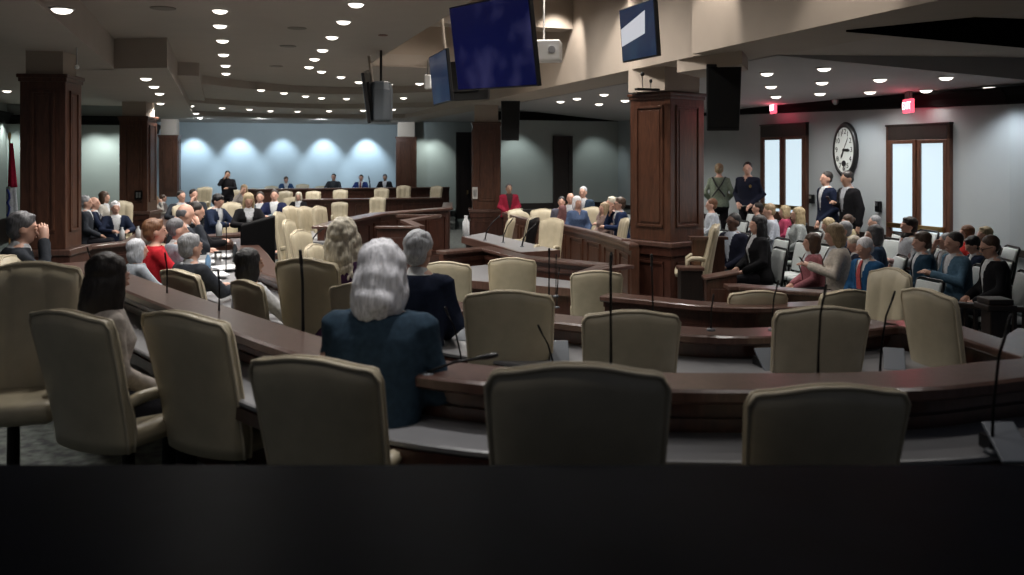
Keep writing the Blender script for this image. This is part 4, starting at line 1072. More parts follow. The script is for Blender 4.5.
# ------------------------------------------------------------------ audience on the right
ROWS = {1: (7.45, -.33), 2: (8.2, -.22), 3: (8.9, -.1), 4: (9.5, 0.0)}
for k, (v, z) in ROWS.items():
    u1 = 21.5
    if z > PIT + .05:
        room_slab('floor_audience_tier', 7.2, u1, v - .38, VR, PIT, z, CARPET)
taken = []
def aud(label, px, ytop, row, arms, hair, top, yaw=90, **kw):
    v, z = ROWS[row]; x, y = on_v(px, v)
    u = to_uv(x, y)[0]; taken.append((row, u))
    n = label
    person(label, px, ytop, y, z, yaw - 8, arms, hair, top, group='audience on the right', seat=('au', 'pale grey chair occupied by the ' + ' '.join(label.replace(',', '').split()[:9]), 'occupied audience chairs'), **kw)
A_ = aud
A_('woman in pink and white checked jacket with brown bob, front row', 811, 234, 1, 'lap', ('bob', 'brown'), ('jacket', (.34, .13, .15)), fem=True, yaw=92, trousers=(.3, .2, .22))
A_('woman with light brown hair in white cardigan looking at phone', 836, 224, 1, 'phone', ('bob', 'fair'), ('jacket', (.55, .50, .44)), fem=True, hp=14)
A_('grey-haired person in black jacket behind the bright blue suit', 856, 237, 2, 'phone', ('short', 'pale'), ('jacket', (.015, .018, .025)), hp=22)
A_('white-haired man in bright blue suit and red tie', 867, 239, 1, 'lap', ('short', 'white'), ('jacket', (.02, .085, .20)), tie=(.5, .1, .1), shirt=WHITE, hp=22, yaw=118)
A_('man with brown hair in teal suit beside the cream end chair', 922, 233, 2, 'lap', ('full', 'brown'), ('jacket', (.018, .045, .075)), hp=6)
A_('man in light blue suit with dark hair in the row by the railing', 955, 233, 2, 'phone', ('crop', 'dark'), ('jacket', (.09, .17, .25)), hp=10, yaw=100)
A_('bearded man in navy suit looking down by the railing', 976, 238, 3, 'lap', ('full', 'black'), ('jacket', (.02, .03, .06)), hp=28)
A_('man in black suit and white shirt nearest the newel post', 993, 237, 2, 'lap', ('crop', 'brown'), ('jacket', BLACK), shirt=WHITE, hp=20, glasses=True)
A_('blonde woman reading with bowed head in the middle rows', 829, 219, 3, 'phone', ('long', 'blonde'), ('top', (.30, .31, .30)), fem=True, hp=14)
A_('man in dark blue jacket behind the woman in white cardigan', 843, 222, 2, 'lap', ('short', 'grey'), ('jacket', (.03, .06, .12)))
A_('grey-haired woman in blue in the middle of the second row', 874, 226, 2, 'lap', ('bob', 'pepper'), ('top', (.03, .055, .10)), fem=True, hp=4)
A_('dark-haired person writing on a tablet behind the teal suit', 908, 240, 3, 'phone', ('bob', 'dark'), ('top', (.30, .2, .2)), fem=True, hp=14)
A_('grey-haired man leaning on his hand beside the light blue suit', 946, 234, 3, 'face', ('short', 'grey'), ('jacket', (.3, .32, .34)), hp=6)
A_('woman in red jacket with brown hair near the corner', 966, 231, 4, 'lap', ('bob', 'auburn'), ('top', (.55, .04, .035)), fem=True)
A_('blond person mostly hidden behind the bearded man by the railing', 984, 232, 4, 'lap', ('full', 'blonde'), ('top', (.2, .2, .2)))
A_('woman in yellow-white top near the wall', 848, 216, 4, 'lap', ('bun', 'brown'), ('top', (.55, .48, .30)), fem=True, hp=10)
A_('grey-haired man with beard in the rear row near the doors', 874, 216, 4, 'lap', ('short', 'grey'), ('top', (.06, .08, .12)), hp=2)
A_('dark-haired man in white shirt turned toward the double doors', 908, 218, 3, 'lap', ('full', 'dark'), ('top', (.48, .50, .54)), yaw=95)
A_('fair-haired person in white in front of the far doors', 770, 204.5, 3, 'lap', ('short', 'fair'), ('top', (.48, .52, .60)), hp=12)
A_('blonde woman with magenta scarf before the far doors', 784, 206, 4, 'lap', ('bob', 'blonde'), ('top', (.40, .06, .12)), fem=True)
A_('woman with long blonde hair right of the magenta scarf', 797, 208, 3, 'lap', ('long', 'blonde'), ('top', (.35, .38, .38)), fem=True)
A_('man in dark suit and glasses with clasped hands by the partition', 733, 202, 1, 'lap', ('crop', 'black'), ('jacket', (.012, .018, .024)), shirt=(.45, .5, .58), skin=2, yaw=130, glasses=True, trousers=(.02, .03, .035))
A_('dark-haired woman in black with long hair in the front row', 757, 212, 1, 'lap', ('long', 'black'), ('jacket', BLACK), fem=True, yaw=105)
A_('person in white shirt half hidden behind the pillar edge', 711, 199, 3, 'lap', ('short', 'auburn'), ('top', (.5, .54, .6)))
A_('dark-haired seated person just below the officer in dark uniform', 757, 203, 4, 'lap', ('short', 'dark'), ('top', (.05, .05, .06)))
# empty audience chairs fill the rows
ORD = ['first', 'second', 'third', 'fourth', 'fifth', 'sixth', 'seventh', 'eighth', 'ninth', 'tenth', 'eleventh', 'twelfth', 'thirteenth', 'fourteenth', 'fifteenth', 'sixteenth', 'seventeenth', 'eighteenth', 'nineteenth', 'twentieth']
RN = {1: 'front', 2: 'second', 3: 'third', 4: 'rearmost'}
for row, (v, z) in ROWS.items():
    u = 8.35; n = 0
    while u < 18.6:
        if all(not (r == row and abs(uu - u) < .50) for r, uu in taken) and not (row == 1 and 14.6 < u):
            x, y = uv(u, v)
            px_ = 512 + F * x / y
            if px_ > 700 and not (row == 4 and (px_ < 735)):
                chair('au', 'empty pale grey audience chair, %s empty one from the railing end, %s row' % (ORD[n], RN[row]), x, y, z, 102, 'empty audience chairs in the %s row' % RN[row]); n += 1
        u += .56
# white chairs beyond the curved bench
n = 0
for v, us in ((7.6, (18.2, 18.9, 19.6, 20.3, 21.0)), (8.6, (18.0, 18.8, 19.5, 20.2, 20.9)), (9.6, (18.4, 19.2, 20.0, 20.8))):
    for u in us:
        x, y = uv(u, v); px_ = 512 + F * x / y
        if 540 < px_ < 640:
            chair('au', 'empty pale chair behind the bench group, %s counted from the pillar' % ORD[n], x, y, PIT, 95, 'empty pale chairs behind the bench group'); n += 1
# ------------------------------------------------------------------ screens, speakers, projector
def tv(label, c, yaw, pi_, ro, w_, asp, m, patch=None, pole=.9):
    h = w_ / asp
    M = Matrix.Translation(c) @ Matrix.Rotation(yaw, 4, 'Z') @ Matrix.Rotation(pi_, 4, 'X') @ Matrix.Rotation(ro, 4, 'Y')
    t = thing('hanging_television', label, 'television', c); t.matrix_world = M
    bm = bmesh.new(); box(bm, -w_ / 2, w_ / 2, 0, .05, -h / 2, h / 2); box(bm, -w_ * .3, w_ * .3, .05, .1, -h * .3, h * .3); fin(bm, 'casing', BLACKP, t, bevel=.008)
    bm = bmesh.new(); box(bm, -w_ / 2 + .015, w_ / 2 - .015, -.004, .004, -h / 2 + .018, h / 2 - .015); s = fin(bm, 'screen', m, t)
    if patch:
        bm = bmesh.new(); prism(bm, [(a * w_, b * h) for a, b in patch], -.002, .002); bmesh.ops.rotate(bm, cent=(0, 0, 0), matrix=Matrix.Rotation(PI / 2, 3, 'X'), verts=bm.verts); bmesh.ops.translate(bm, vec=(0, -.008, 0), verts=bm.verts); fin(bm, 'reflection_patch', emit('reflection_white', (.78, .80, .88), .42), s)  # white reflection on the glass, painted as a glowing patch
    bm = bmesh.new(); tube(bm, [(0, .08, 0), (0, .12, h * .3), (0, .12, h / 2 + pole)], .025, 8); fin(bm, 'ceiling_pole', PLASTER, t)
    return t
def screen_mat(name, c1, c2, s):
    m = emit(name, c1, s); nt = m.node_tree; b = nt.nodes['Principled BSDF']
    tc = nt.nodes.new('ShaderNodeTexCoord'); nz = nt.nodes.new('ShaderNodeTexNoise'); nz.inputs['Scale'].default_value = 2.2; nz.inputs['Detail'].default_value = 2
    r = nt.nodes.new('ShaderNodeValToRGB'); r.color_ramp.elements[0].color = (*c1, 1); r.color_ramp.elements[0].position = .5; r.color_ramp.elements[1].color = (*c2, 1); r.color_ramp.elements[1].position = .8
    nt.links.new(tc.outputs['Object'], nz.inputs['Vector']); nt.links.new(nz.outputs['Fac'], r.inputs['Fac']); nt.links.new(r.outputs['Color'], b.inputs['Emission Color'])
    b.inputs['Roughness'].default_value = .2
    return m
SCR = screen_mat('screen_navy', (.004, .006, .05), (.05, .05, .14), .42)
SCR2 = screen_mat('screen_teal', (.008, .02, .055), (.02, .05, .09), .6)
tv('largest hanging television with deep blue picture near the ceiling', Vector((-.213, 9.0, 3.134)), -.96, .146, .027, 1.423, 1.6, SCR, pole=1.2)
tv('narrow hanging television turned side-on left of the largest one', Vector((-1.049, 13.0, 3.153)), -1.281, .099, 0, 1.179, 1.6, SCR2, pole=.5)
tv('hanging television above the big pillar with a painted white reflection', Vector((1.462, 10.5, 3.47)), -1.312, .084, .028, 1.03, 1.6, SCR2, [(-.46, -.20), (.22, -.06), (.26, .34), (-.46, .12)], pole=1.1)
tv('television seen from behind beyond the side-on one', Vector((-.72, 14.0, 3.2)), 2.5, .1, 0, 1.0, 1.6, SCR2, pole=.4)
c = Vector((*py_(367, 15.2), CZ + (HY - 96) / F * 15.2))
tv('slim television hung edge-on at the centre of the far ceiling', c, -1.50, .12, .13, 1.2, 1.45, emit('screen_pale', (.25, .30, .34), .3), pole=.25)
# rounded grey loudspeaker shell beside it
t = thing('hanging_speaker', 'rounded grey speaker shell hanging from a ceiling pole beside the edge-on screen', 'speaker', (*py_(381, 15.0), CZ + (HY - 102) / F * 15.0))
bm = bmesh.new(); loft(bm, [[(a * k, b * k + .0, z) for a, b in ((-.17, .1), (-.19, -.05), (-.1, -.17), (.08, -.19), (.18, -.12), (.19, .1))] for z, k in ((-.34, .8), (-.30, .96), (.2, 1), (.30, .9), (.34, .7))]); fin(bm, 'shell', mat('speaker_grey', (.10, .115, .13), .45), t, bevel=.02)
bm = bmesh.new(); tube(bm, [(0, 0, .3), (0, 0, .86)], .022, 8); fin(bm, 'ceiling_pole', BLACKM, t)
def speaker(label, px, pt, pb, Y, w_, rz, tilt=.12):
    h = (pb - pt) / F * Y; z = CZ + (HY - (pt + pb) / 2) / F * Y
    t = thing('hanging_speaker', label, 'speaker', (*py_(px, Y), z), R(rz))
    t.rotation_euler = (tilt, 0, R(rz))
    bm = bmesh.new(); loft(bm, [[(-w_ / 2 * k, -.16, z), (w_ / 2 * k, -.16, z), (w_ / 2 * k * .8, .18, z), (-w_ / 2 * k * .8, .18, z)] for z, k in ((-h / 2, .92), (h / 2, 1))]); fin(bm, 'cabinet', BLACKP, t, bevel=.015)
    bm = bmesh.new(); box(bm, -w_ * .44, w_ * .44, -.175, -.16, -h * .45, h * .46); fin(bm, 'grille', mat('grille_black', (.004, .004, .0045), .9, .5, 200), t)
    bm = bmesh.new(); box(bm, -.05, .05, -.02, .06, h / 2 - .02, h / 2 + .12); fin(bm, 'bracket', BLACKM, t)
speaker('large black loudspeaker hung under the beam right of the big pillar', 722, 64, 130, 11.9, .46, -6)
speaker('small black loudspeaker hung beside the middle wooden pillar', 510, 100, 140, 21.5, .46, 4)
# white projector box
Y = 12.5
t = thing('projector', 'white projector box hanging from a thin rod behind the largest television', 'projector', (*py_(547.5, Y), CZ + (HY - 51.5) / F * Y), R(-8))
bm = bmesh.new(); box(bm, -.19, .19, -.2, .2, -.14, .14); fin(bm, 'housing', mat('projector_white', (.85, .84, .82), .5), t, bevel=.02)
bm = bmesh.new(); lathe(bm, [(.001, 0), (.05, 0), (.05, .03), (.001, .03)], 14, Matrix.Translation((.08, -.2, 0)) @ Matrix.Rotation(PI / 2, 4, 'X')); fin(bm, 'lens', mat('lens', (.4, .4, .42), .2), t)
bm = bmesh.new(); tube(bm, [(-.05, 0, .13), (-.05, 0, 1.7)], .012, 8); fin(bm, 'rod', mat('rod_white', (.6, .58, .55), .5), t)
t = thing('camera_housing', 'small white security camera box above the edge of the side-on television', 'security camera', (*py_(428, 14.2), CZ + (HY - 82) / F * 14.2))
bm = bmesh.new(); box(bm, -.05, .05, -.08, .08, -.11, .11); fin(bm, 'housing', mat('projector_white', (.85, .84, .82), .5), t, bevel=.015); bm = bmesh.new(); tube(bm, [(0, 0, .1), (0, 0, .35)], .015, 6); fin(bm, 'mount', CHROME, t)
t = thing('dome_camera', 'tiny white dome fixture at the soffit above the near left pillar', 'security camera', (*py_(77, 11.0), CZ + (HY - 67) / F * 11.0))
bm = bmesh.new(); ell(bm, (0, 0, 0), (.028, .028, .028)); fin(bm, 'dome', mat('projector_white', (.85, .84, .82), .5), t, smooth=True); bm = bmesh.new(); tube(bm, [(0, 0, .02), (0, 0, .24)], .01, 6); fin(bm, 'mount', CHROME, t)
t = thing('camera_rig', 'pair of small dark cameras standing on top of the big panelled pillar', 'camera', (*py_(646, 13.2), 2.99), R(20))
bm = bmesh.new(); box(bm, -.16, .2, -.05, .05, 0, .03); fin(bm, 'base', BLACKP, t); bm = bmesh.new(); ell(bm, (-.06, 0, .24), (.03, .03, .035)); ell(bm, (.08, 0, .14), (.025, .025, .03)); fin(bm, 'lens', BLACKP, t, smooth=True); bm = bmesh.new(); tube(bm, [(-.06, 0, .02), (-.06, 0, .22)], .008, 6); tube(bm, [(.08, 0, .02), (.08, 0, .12)], .008, 6); fin(bm, 'stem', CHROME, t)
# flag at the left edge
t = thing('flag', 'furled red white and blue flag on a gold-tipped pole at the left edge', 'flag', (*py_(9.5, 17.0), 0))
bm = bmesh.new(); tube(bm, [(0, 0, PIT), (0, 0, 2.36)], .014, 8); fin(bm, 'pole', mat('pole_wood', (.25, .14, .06), .4), t)
bm = bmesh.new(); ell(bm, (0, 0, 2.42), (.03, .03, .07)); fin(bm, 'finial', BRASS, t, smooth=True)
bm = bmesh.new(); bm2 = bmesh.new()
def flagpart(b, z0, z1, w0, w1, ph):
    rings = []
    for j in range(9):
        k = j / 8; z = z1 + (z0 - z1) * k; w_ = w0 + (w1 - w0) * k
        rings.append([(w_ * math.cos(q) * (1 + .25 * math.cos(4 * q + ph)) + .03 + k * .03, w_ * .6 * math.sin(q) * (1 + .25 * math.cos(4 * q + ph)), z) for q in [2 * PI * i / 20 for i in range(20)]])
    loft(b, rings)
flagpart(bm, 1.45, 2.28, .03, .075, 0); fin(bm, 'red_cloth', cloth('flag_red', (.45, .02, .06)), t, smooth=True)
flagpart(bm2, .72, 1.46, .078, .10, .5); fl = fin(bm2, 'white_cloth', cloth('flag_white', (.50, .53, .58)), t, smooth=True)
bm = bmesh.new()
tube(bm, [(.02 + .025 * math.sin(j * 2.2), -.062, .76 + j * .08) for j in range(9)], .02, 8, True); fin(bm, 'blue_band', cloth('flag_blue', (.03, .05, .22)), t, smooth=True)
# dark monitor behind the bench
t = thing('monitor', 'dark flat monitor on the low wall behind the red-jacketed person', 'monitor', (*py_(529, 20.6), PIT), R(-5))
zz = CZ - (213 - HY) / F * 20.6 - PIT
bm = bmesh.new(); box(bm, -.2, .2, -.12, .12, 0, .7); fin(bm, 'stand', BLACKP, t); bm = bmesh.new(); box(bm, -.21, .19, -.03, .03, .70, 1.18); box(bm, -.05, .05, -.02, .02, .66, .72); fin(bm, 'screen', BLACKP, t, bevel=.01)
# far doorways
def dark_door(name, u, px0, px1, zt):
    a = on_u(px0, u); b = on_u(px1, u); A = Vector((*a, 0)); B = Vector((*b, 0)); L = (B - A).length
    r = bpy.data.objects.new(name, None); COL.objects.link(r); r.location = a + (0,); r.rotation_euler = (0, 0, math.atan2(B.y - A.y, B.x - A.x)); struct(r)
    bm = bmesh.new(); box(bm, 0, .12, -.06, .02, PIT, zt); box(bm, L - .12, L, -.06, .02, PIT, zt); box(bm, .12, L - .12, -.06, .02, zt - .14, zt); fin(bm, 'frame', W_BLACK, r)
    bm = bmesh.new(); box(bm, .12, L - .12, -.03, .02, PIT, zt - .14); l = fin(bm, 'leaf', W_BLACK, r); bm = bmesh.new(); box(bm, L - .22, L - .18, -.1, -.03, .6, .75); fin(bm, 'handle', BRASS, l)
dark_door('door_3', 33.75, 456, 472, 3.0)
dark_door('door_4', UR - .05, 553, 572, 2.6)

# ------------------------------------------------------------------ microphones and desk clutter
def mic(label, pb, pt, Y, zbase, r=.006, big=1.0, base='round', grp='gooseneck desk microphones'):
    xb, yb = py_(pb[0], Y); t = thing('gooseneck_microphone', label, 'microphone', (xb, yb, zbase), 0, grp)
    dx = (pt[0] - pb[0]) / F * Y; zt = CZ - (pt[1] - HY) / F * Y - zbase
    bm = bmesh.new()
    if base == 'block':
        vs = box(bm, -.055, .055, -.07, .07, 0, .03)
        for v in vs:
            if v.co.z > .01 and v.co.y > 0: v.co.z += .05
    else: lathe(bm, [(.001, 0), (.022 + r * 1.5, 0), (.018 + r * 1.5, .016), (.001, .02)], 12)
    fin(bm, 'base', mat('mic_base', (.10, .11, .125), .4), t, bevel=.006)
    bm = bmesh.new(); tube(bm, [(0, 0, .02), (dx * .1, 0, zt * .35), (dx * .5, -.0, zt * .75), (dx * .9, -.02, zt * .96)], [r * 1.3, r, r, r], 6); fin(bm, 'stem', BLACKM, t, smooth=True)
    bm = bmesh.new(); d = Vector((dx * .4, -.02, zt * .25)).normalized(); p = Vector((dx * .9, -.02, zt * .96)); tube(bm, [p, p + d * .03 * big, p + d * .05 * big], [r * 1.2, .007 * big, .006 * big], 8, True); fin(bm, 'head', BLACKP, t, smooth=True)
    return t
w1, w2 = FL1 + .70, FL2 + .66
def mz(py, Y): return CZ - (py - HY) / F * Y
L1 = 1.1
mic('thin upright microphone on the front desk before the rightmost near chair', (818, 381), (823, 292), 3.8, mz(381, 3.8), .005)
mic('thin upright microphone on the front desk between two second row chairs', (611, 373), (610, 262), 3.85, mz(373, 3.85), .0055)
mic('thick black microphone stem in front of the tall cream chair', (303, 344), (302, 260), 4.75, mz(344, 4.75), .008, 1.4)
mic('thin microphone at the right end of the front desk, base on the worktop', (992, 446), (1006, 322), 3.35, w1, .006)
mic('slanted black microphone beside the elbow of the white-haired person', (428, 377), (481, 357), 3.75, mz(377, 3.75), .006, 1.8)
mic('thin microphone rising before the chair under the grey curls', (167, 297), (167, 258), 6.0, mz(297, 6.0), .005)
mic('thin microphone on the front desk left of the dark-haired woman in white', (219, 314), (220, 276), 5.3, mz(314, 5.3), .005)
mic('thin microphone on the second desk crossing the panelled pedestal', (653, 327), (651, 262), 5.75, mz(327, 5.75), .006, 1.3)
mic('thin microphone on the second desk left of the third row chair below the lectern', (711, 331), (712, 300), 5.6, mz(331, 5.6), .005)
mic('thin microphone on the second desk right of the third row chair below the lectern', (772, 331), (776, 286), 5.6, mz(331, 5.6), .005)
mic('leaning microphone with grey wedge base beside the side-on second row chair', (880, 364), (892, 296), 5.2, w2, .006)
mic('black microphone below the zig-zag ledge with foam head', (611, 283), (611, 262), 8.6, .45, .009, 2.2)
mic('thin microphone rising left of the foam-headed one', (549, 297), (549, 255), 8.0, mz(297, 8.0), .006, 1.5)
mic('thin microphone in front of the third row chair at the aisle end', (556, 297), (556, 258), 8.2, mz(297, 8.2), .004)
mic('microphone with small wedge base between two second row chairs', (556, 354), (540, 330), 4.95, w2, .005)
mic('microphone wedge base near the hand of the grey-haired man', (462, 336), (447, 312), 5.2, w2, .005)
mic('left microphone of three on the witness table', (485, 236), (500, 216), 17.5, .40, .012, 1.6, 'round', 'witness table microphones')
mic('middle microphone of three on the witness table', (503, 240), (512, 220), 16.9, .40, .010, 1.2, 'round', 'witness table microphones')
mic('nearest microphone of three on the witness table', (522, 246), (534, 226), 16.2, .40, .012, 1.6, 'round', 'witness table microphones')
mic('small microphone at the third desk beside the panelled pillar', (557, 288), (559, 270), 9.6, .40, .006)
mic('short microphone left of the black cabinet among the papers', (226, 262), (227, 228), 9.6, .75, .006, 1.4)
mic('microphone on the white side table by the clerk desk', (312, 238), (322, 230), 14.8, .6, .012, 1.4, 'round')
mic('tiny microphone behind the man in bright blue suit on the dais', (370, 188), (369, 178), 31.6, .95, .02, 1.8, 'round')
mic('thin microphone on the far left desk before the near left pillar', (91, 287), (90, 252), 6.8, 1.1, .005)

def paper_stack(label, px, py, z, w_, h_, t_, rz, m=PAPER, name='papers', c='papers', grp='papers on the left desk'):
    t = thing(name, label, c, (*pz(px, py, z), z), R(rz), grp)
    bm = bmesh.new(); box(bm, -w_ / 2, w_ / 2, -h_ / 2, h_ / 2, 0, t_ * .6); fin(bm, 'lower_sheets', m, t)
    bm = bmesh.new(); box(bm, -w_ / 2, w_ / 2, -h_ / 2, h_ / 2, t_ * .6, t_, Matrix.Rotation(R(9), 4, 'Z')); fin(bm, 'upper_sheet', m, t)
for lab, px, py, w_, h_, rz in [
    ('white papers beside the dark-haired woman in white', 214, 275, .26, .34, 20), ('white papers in front of the grey-curled person', 206, 262, .3, .3, -12),
    ('papers spread near the black cabinet', 228, 268, .3, .36, 40), ('sheet nearest the front desk edge at the left', 205, 283, .26, .34, 10),
    ('white folder leaning pile on the left worktop', 222, 256, .24, .3, 5)]:
    paper_stack(lab, px, py, w2 + .03, w_, h_, .015, rz)
paper_stack('white sheet on the clerk table by the zig-zag cap', 331, 239, .605, .5, .35, .02, 20)
paper_stack('pale leaflet on the front worktop between the near left chairs', 222, 352, w1, .14, .22, .02, 30)
def bottle(label, px, py, z, h_, m, r_=.03, name='water_bottle', c='bottle', grp='bottles and cups on the left desks'):
    t = thing(name, label, c, (*pz(px, py, z), z), 0, grp)
    bm = bmesh.new(); lathe(bm, [(.001, 0), (r_, 0), (r_, h_ * .68), (r_ * .45, h_ * .85), (r_ * .45, h_ * .93), (.001, h_ * .93)], 14); fin(bm, 'body', m, t, smooth=True)
    bm = bmesh.new(); lathe(bm, [(.001, h_ * .92), (r_ * .5, h_ * .92), (r_ * .5, h_), (.001, h_)], 12); fin(bm, 'cap', mat('cap_white', (.7, .72, .75), .4), t)
BOT = mat('bottle_blue', (.16, .30, .48), .15, spec=.8); CUP = mat('cup_white', (.62, .64, .66), .4)
bottle('blue water bottle on the left worktop by the papers', 208, 272, w2 + .01, .21, BOT)
bottle('clear bottle beside the elbow of the bowed man in blue suit', 219, 236, .70, .26, CUP, .05)
bottle('white bottle on the far left side desk, left of two', 122, 240, .72, .2, CUP, .04)
bottle('white bottle on the far left side desk, right of two', 138, 239, .72, .2, CUP, .04)
bottle('white bottle at the end of the clerk desk by the carpet', 466, 236, .40, .42, CUP, .07)
bottle('small white cup on the dais desk below the blonde woman in black', 241, 214, .72, .18, CUP, .05)
bottle('tall water bottle standing on the black cabinet side papers', 235, 262, w2 + .01, .24, mat('bottle_dark', (.03, .035, .04), .2), .03)
t = thing('tumbler', 'silver tumbler standing near the papers and the black cabinet', 'cup', (*pz(218, 266, w2 + .01), w2 + .01))
bm = bmesh.new(); lathe(bm, [(.001, 0), (.035, 0), (.043, .15), (.001, .15)], 14); fin(bm, 'body', CHROME, t, smooth=True); bm = bmesh.new(); lathe(bm, [(.001, .15), (.045, .15), (.04, .17), (.001, .172)], 14); fin(bm, 'lid', BLACKP, t)
# tablet panel on worktops
for lab, px, py, z, rz in [('tilted grey desk screen at the right of the second worktop', 894, 366, w2, -20), ('tilted grey desk screen by the near left chairs', 243, 345, w1, 35), ('tilted pale desk screen beside the grey-haired man in navy', 470, 338, w2, -25), ('tilted desk screen at the right end of the front worktop', 1003, 452, w1, 0), ('tilted desk screen on the second worktop left of the chair with the crossing stem', 766, 366, w2, 10), ('tilted desk screen between the two central second row chairs', 559, 358, w2, 0)]:
    t = thing('desk_screen', lab, 'desk screen', (*pz(px, py, z), z), R(rz), 'tilted desk screens')
    M = Matrix.Rotation(R(35), 4, 'X')
    bm = bmesh.new(); box(bm, -.06, .06, -.09, .09, .05, .065, M); fin(bm, 'panel', mat('screen_grey', (.17, .19, .22), .35), t, bevel=.004)
    bm = bmesh.new(); box(bm, -.05, .05, -.04, .08, 0, .05); fin(bm, 'stand', BLACKP, t)
# phones in hands
for who, lab in (('man in black suit holding a phone', 'black phone held by the standing man below the clock edge'), ('woman with light brown hair in white cardigan', 'dark phone in the hands of the woman in white cardigan'), ('grey-haired person in black jacket', 'dark phone held by the grey-haired person in black jacket')):
    o = [q_ for q_ in bpy.data.objects if q_.get('category') == 'person' and q_.get('label', '').startswith(who)][0]
    p = o.matrix_basis @ (Vector((.10, .31, 1.27)) if 'standing' in o['label'] else Vector((0, .40, .88)))
    t = thing('phone', lab, 'phone', p, o.rotation_euler.z)
    bm = bmesh.new(); box(bm, -.04, .04, -.006, .006, -.08, .08, Matrix.Rotation(R(-35), 4, 'X')); fin(bm, 'case', BLACKP, t, bevel=.003); bm = bmesh.new(); box(bm, -.035, .035, -.009, -.005, -.07, .07, Matrix.Rotation(R(-35), 4, 'X')); fin(bm, 'display', mat('display_dark', (.03, .04, .05), .15), t)

# ------------------------------------------------------------------ ceiling lights
def ray(px, py, zfun):
    z = 3.3
    for _ in range(30):
        x, y = pz(px, py, z); z = zfun((x, y))
    return x, y, z
SPOTS = []
def downlight(label, px, py, zf, r_=.092, e=1.0, grp='recessed ceiling downlights'):
    x, y, z = ray(px, py, zf if hasattr(zf, '__call__') else (lambda p: zf))
    if y > 60 or y < 0: return
    t = thing('downlight', label, 'ceiling light', (x, y, z), 0, grp)
    bm = bmesh.new(); lathe(bm, [(r_ * 1.0, -.012), (r_ * 1.18, -.008), (r_ * 1.2, .002), (r_ * 1.0, .002)], 18); fin(bm, 'trim_ring', LAMPRIM, t, smooth=True)
    bm = bmesh.new(); lathe(bm, [(.001, -.05), (r_ * .4, -.047), (r_ * .75, -.036), (r_, -.012), (r_, .0), (.001, .0)], 18); fin(bm, 'lens', LAMP, t, smooth=True)
    SPOTS.append((x, y, z - .09, e))
for i, (px, py) in enumerate([(220, 10), (220, 25), (222.5, 40), (223.5, 54), (225.5, 65), (226, 73), (226, 79.5), (239, 86)]):
    downlight('recessed downlight, %s from the top of the straight left-centre line' % ORD[i], px, py, ZC)
for i, (px, py) in enumerate([(356, 3.5), (343.5, 21), (332, 36.5), (322.5, 49.5), (314.5, 58.5), (309, 66.5)]):
    downlight('recessed downlight, %s from the top of the slanting centre line' % ORD[i], px, py, ZC)
for i, (px, py) in enumerate([(321.5, 71), (341, 76.5), (359, 81.5), (388.5, 84), (419.5, 83)]):
    downlight('recessed downlight, %s along the row curving behind the edge-on screen' % ORD[i], px, py, ZC if py < 78 else 3.62)
for i, (px, py) in enumerate([(261, 89.5), (284, 92.5), (305.5, 95.7), (321.5, 97.5), (346.5, 98.2), (403.5, 97.5)]):
    downlight('recessed downlight, %s from the left on the first ceiling ring' % ORD[i], px, py, 3.62)
for i, (px, py) in enumerate([(191, 105.5), (222, 107.5), (249.5, 109), (270.5, 110.5), (297.5, 111), (329, 110.5), (363, 110), (393, 109)]):
    downlight('small recessed downlight, %s from the left on the second ceiling ring' % ORD[i], px, py, 3.48)
for lab, px, py, z in [('small downlight nearer of two above the blue wall left end', 196, 113, 3.36), ('small downlight farther of two above the blue wall left end', 200, 117.5, 3.36),
    ('bright oval downlight in the soffit at the top left', 62, 8.5, 3.35), ('downlight in the left aisle ceiling beside the near left pillar', 7, 90.5, 3.5),
    ('downlight nearest of three under the stepped left soffit', 146, 78, 3.35), ('downlight middle of three under the stepped left soffit', 154, 86, 3.35), ('downlight farthest of three under the stepped left soffit', 159.5, 93, 3.35),
    ('downlight above the capital of the far left pillar', 131.5, 104.5, 3.35), ('downlight right of the far left pillar neck', 160.5, 103, 3.35)]:
    downlight(lab, px, py, z)
for i, (px, py) in enumerate([(560.5, 101), (577, 98), (604, 94), (599, 103.5), (625, 100), (634, 89)]):
    downlight('recessed downlight, %s from the left in the ceiling above the curved bench' % ORD[i], px, py, zas)
for i, (px, py) in enumerate([(767, 73), (771, 86), (776, 96), (824, 68), (822, 82), (820, 93), (880, 79), (870, 91.5), (946, 77), (926, 90), (990, 90)]):
    downlight('recessed downlight, %s from the left in the aisle ceiling above the audience' % ORD[i], px, py, zas, e=.1 if px == 926 else .45)
GRL = mat('speaker_grille_tan', (.22, .20, .175), .8)
for lab, px, py, m_, r_ in [('flat round ceiling speaker left of the slanting downlights, topmost', 297, 28, GRL, .13), ('flat round ceiling speaker left of the slanting downlights, middle one', 288, 46, GRL, .13), ('flat round ceiling speaker left of the slanting downlights, farthest', 276, 66, GRL, .13), ('reddish-brown smoke detector on the ceiling above the edge-on screen', 383, 35, mat('detector_brown', (.16, .06, .045), .6), .07), ('flat round ceiling speaker left of the straight downlight line', 163, 8, GRL, .15)]:
    x, y = pz(px, py, ZC); t = thing('ceiling_speaker' if m_ is GRL else 'smoke_detector', lab, 'ceiling fixture', (x, y, ZC))
    bm = bmesh.new(); lathe(bm, [(.001, -.008), (r_ * .86, -.008), (r_ * .86, 0), (.001, 0)], 20); fin(bm, 'grille', m_, t); bm = bmesh.new(); lathe(bm, [(r_ * .86, -.012), (r_, -.008), (r_, .002), (r_ * .86, .002)], 20); fin(bm, 'rim', m_, t)
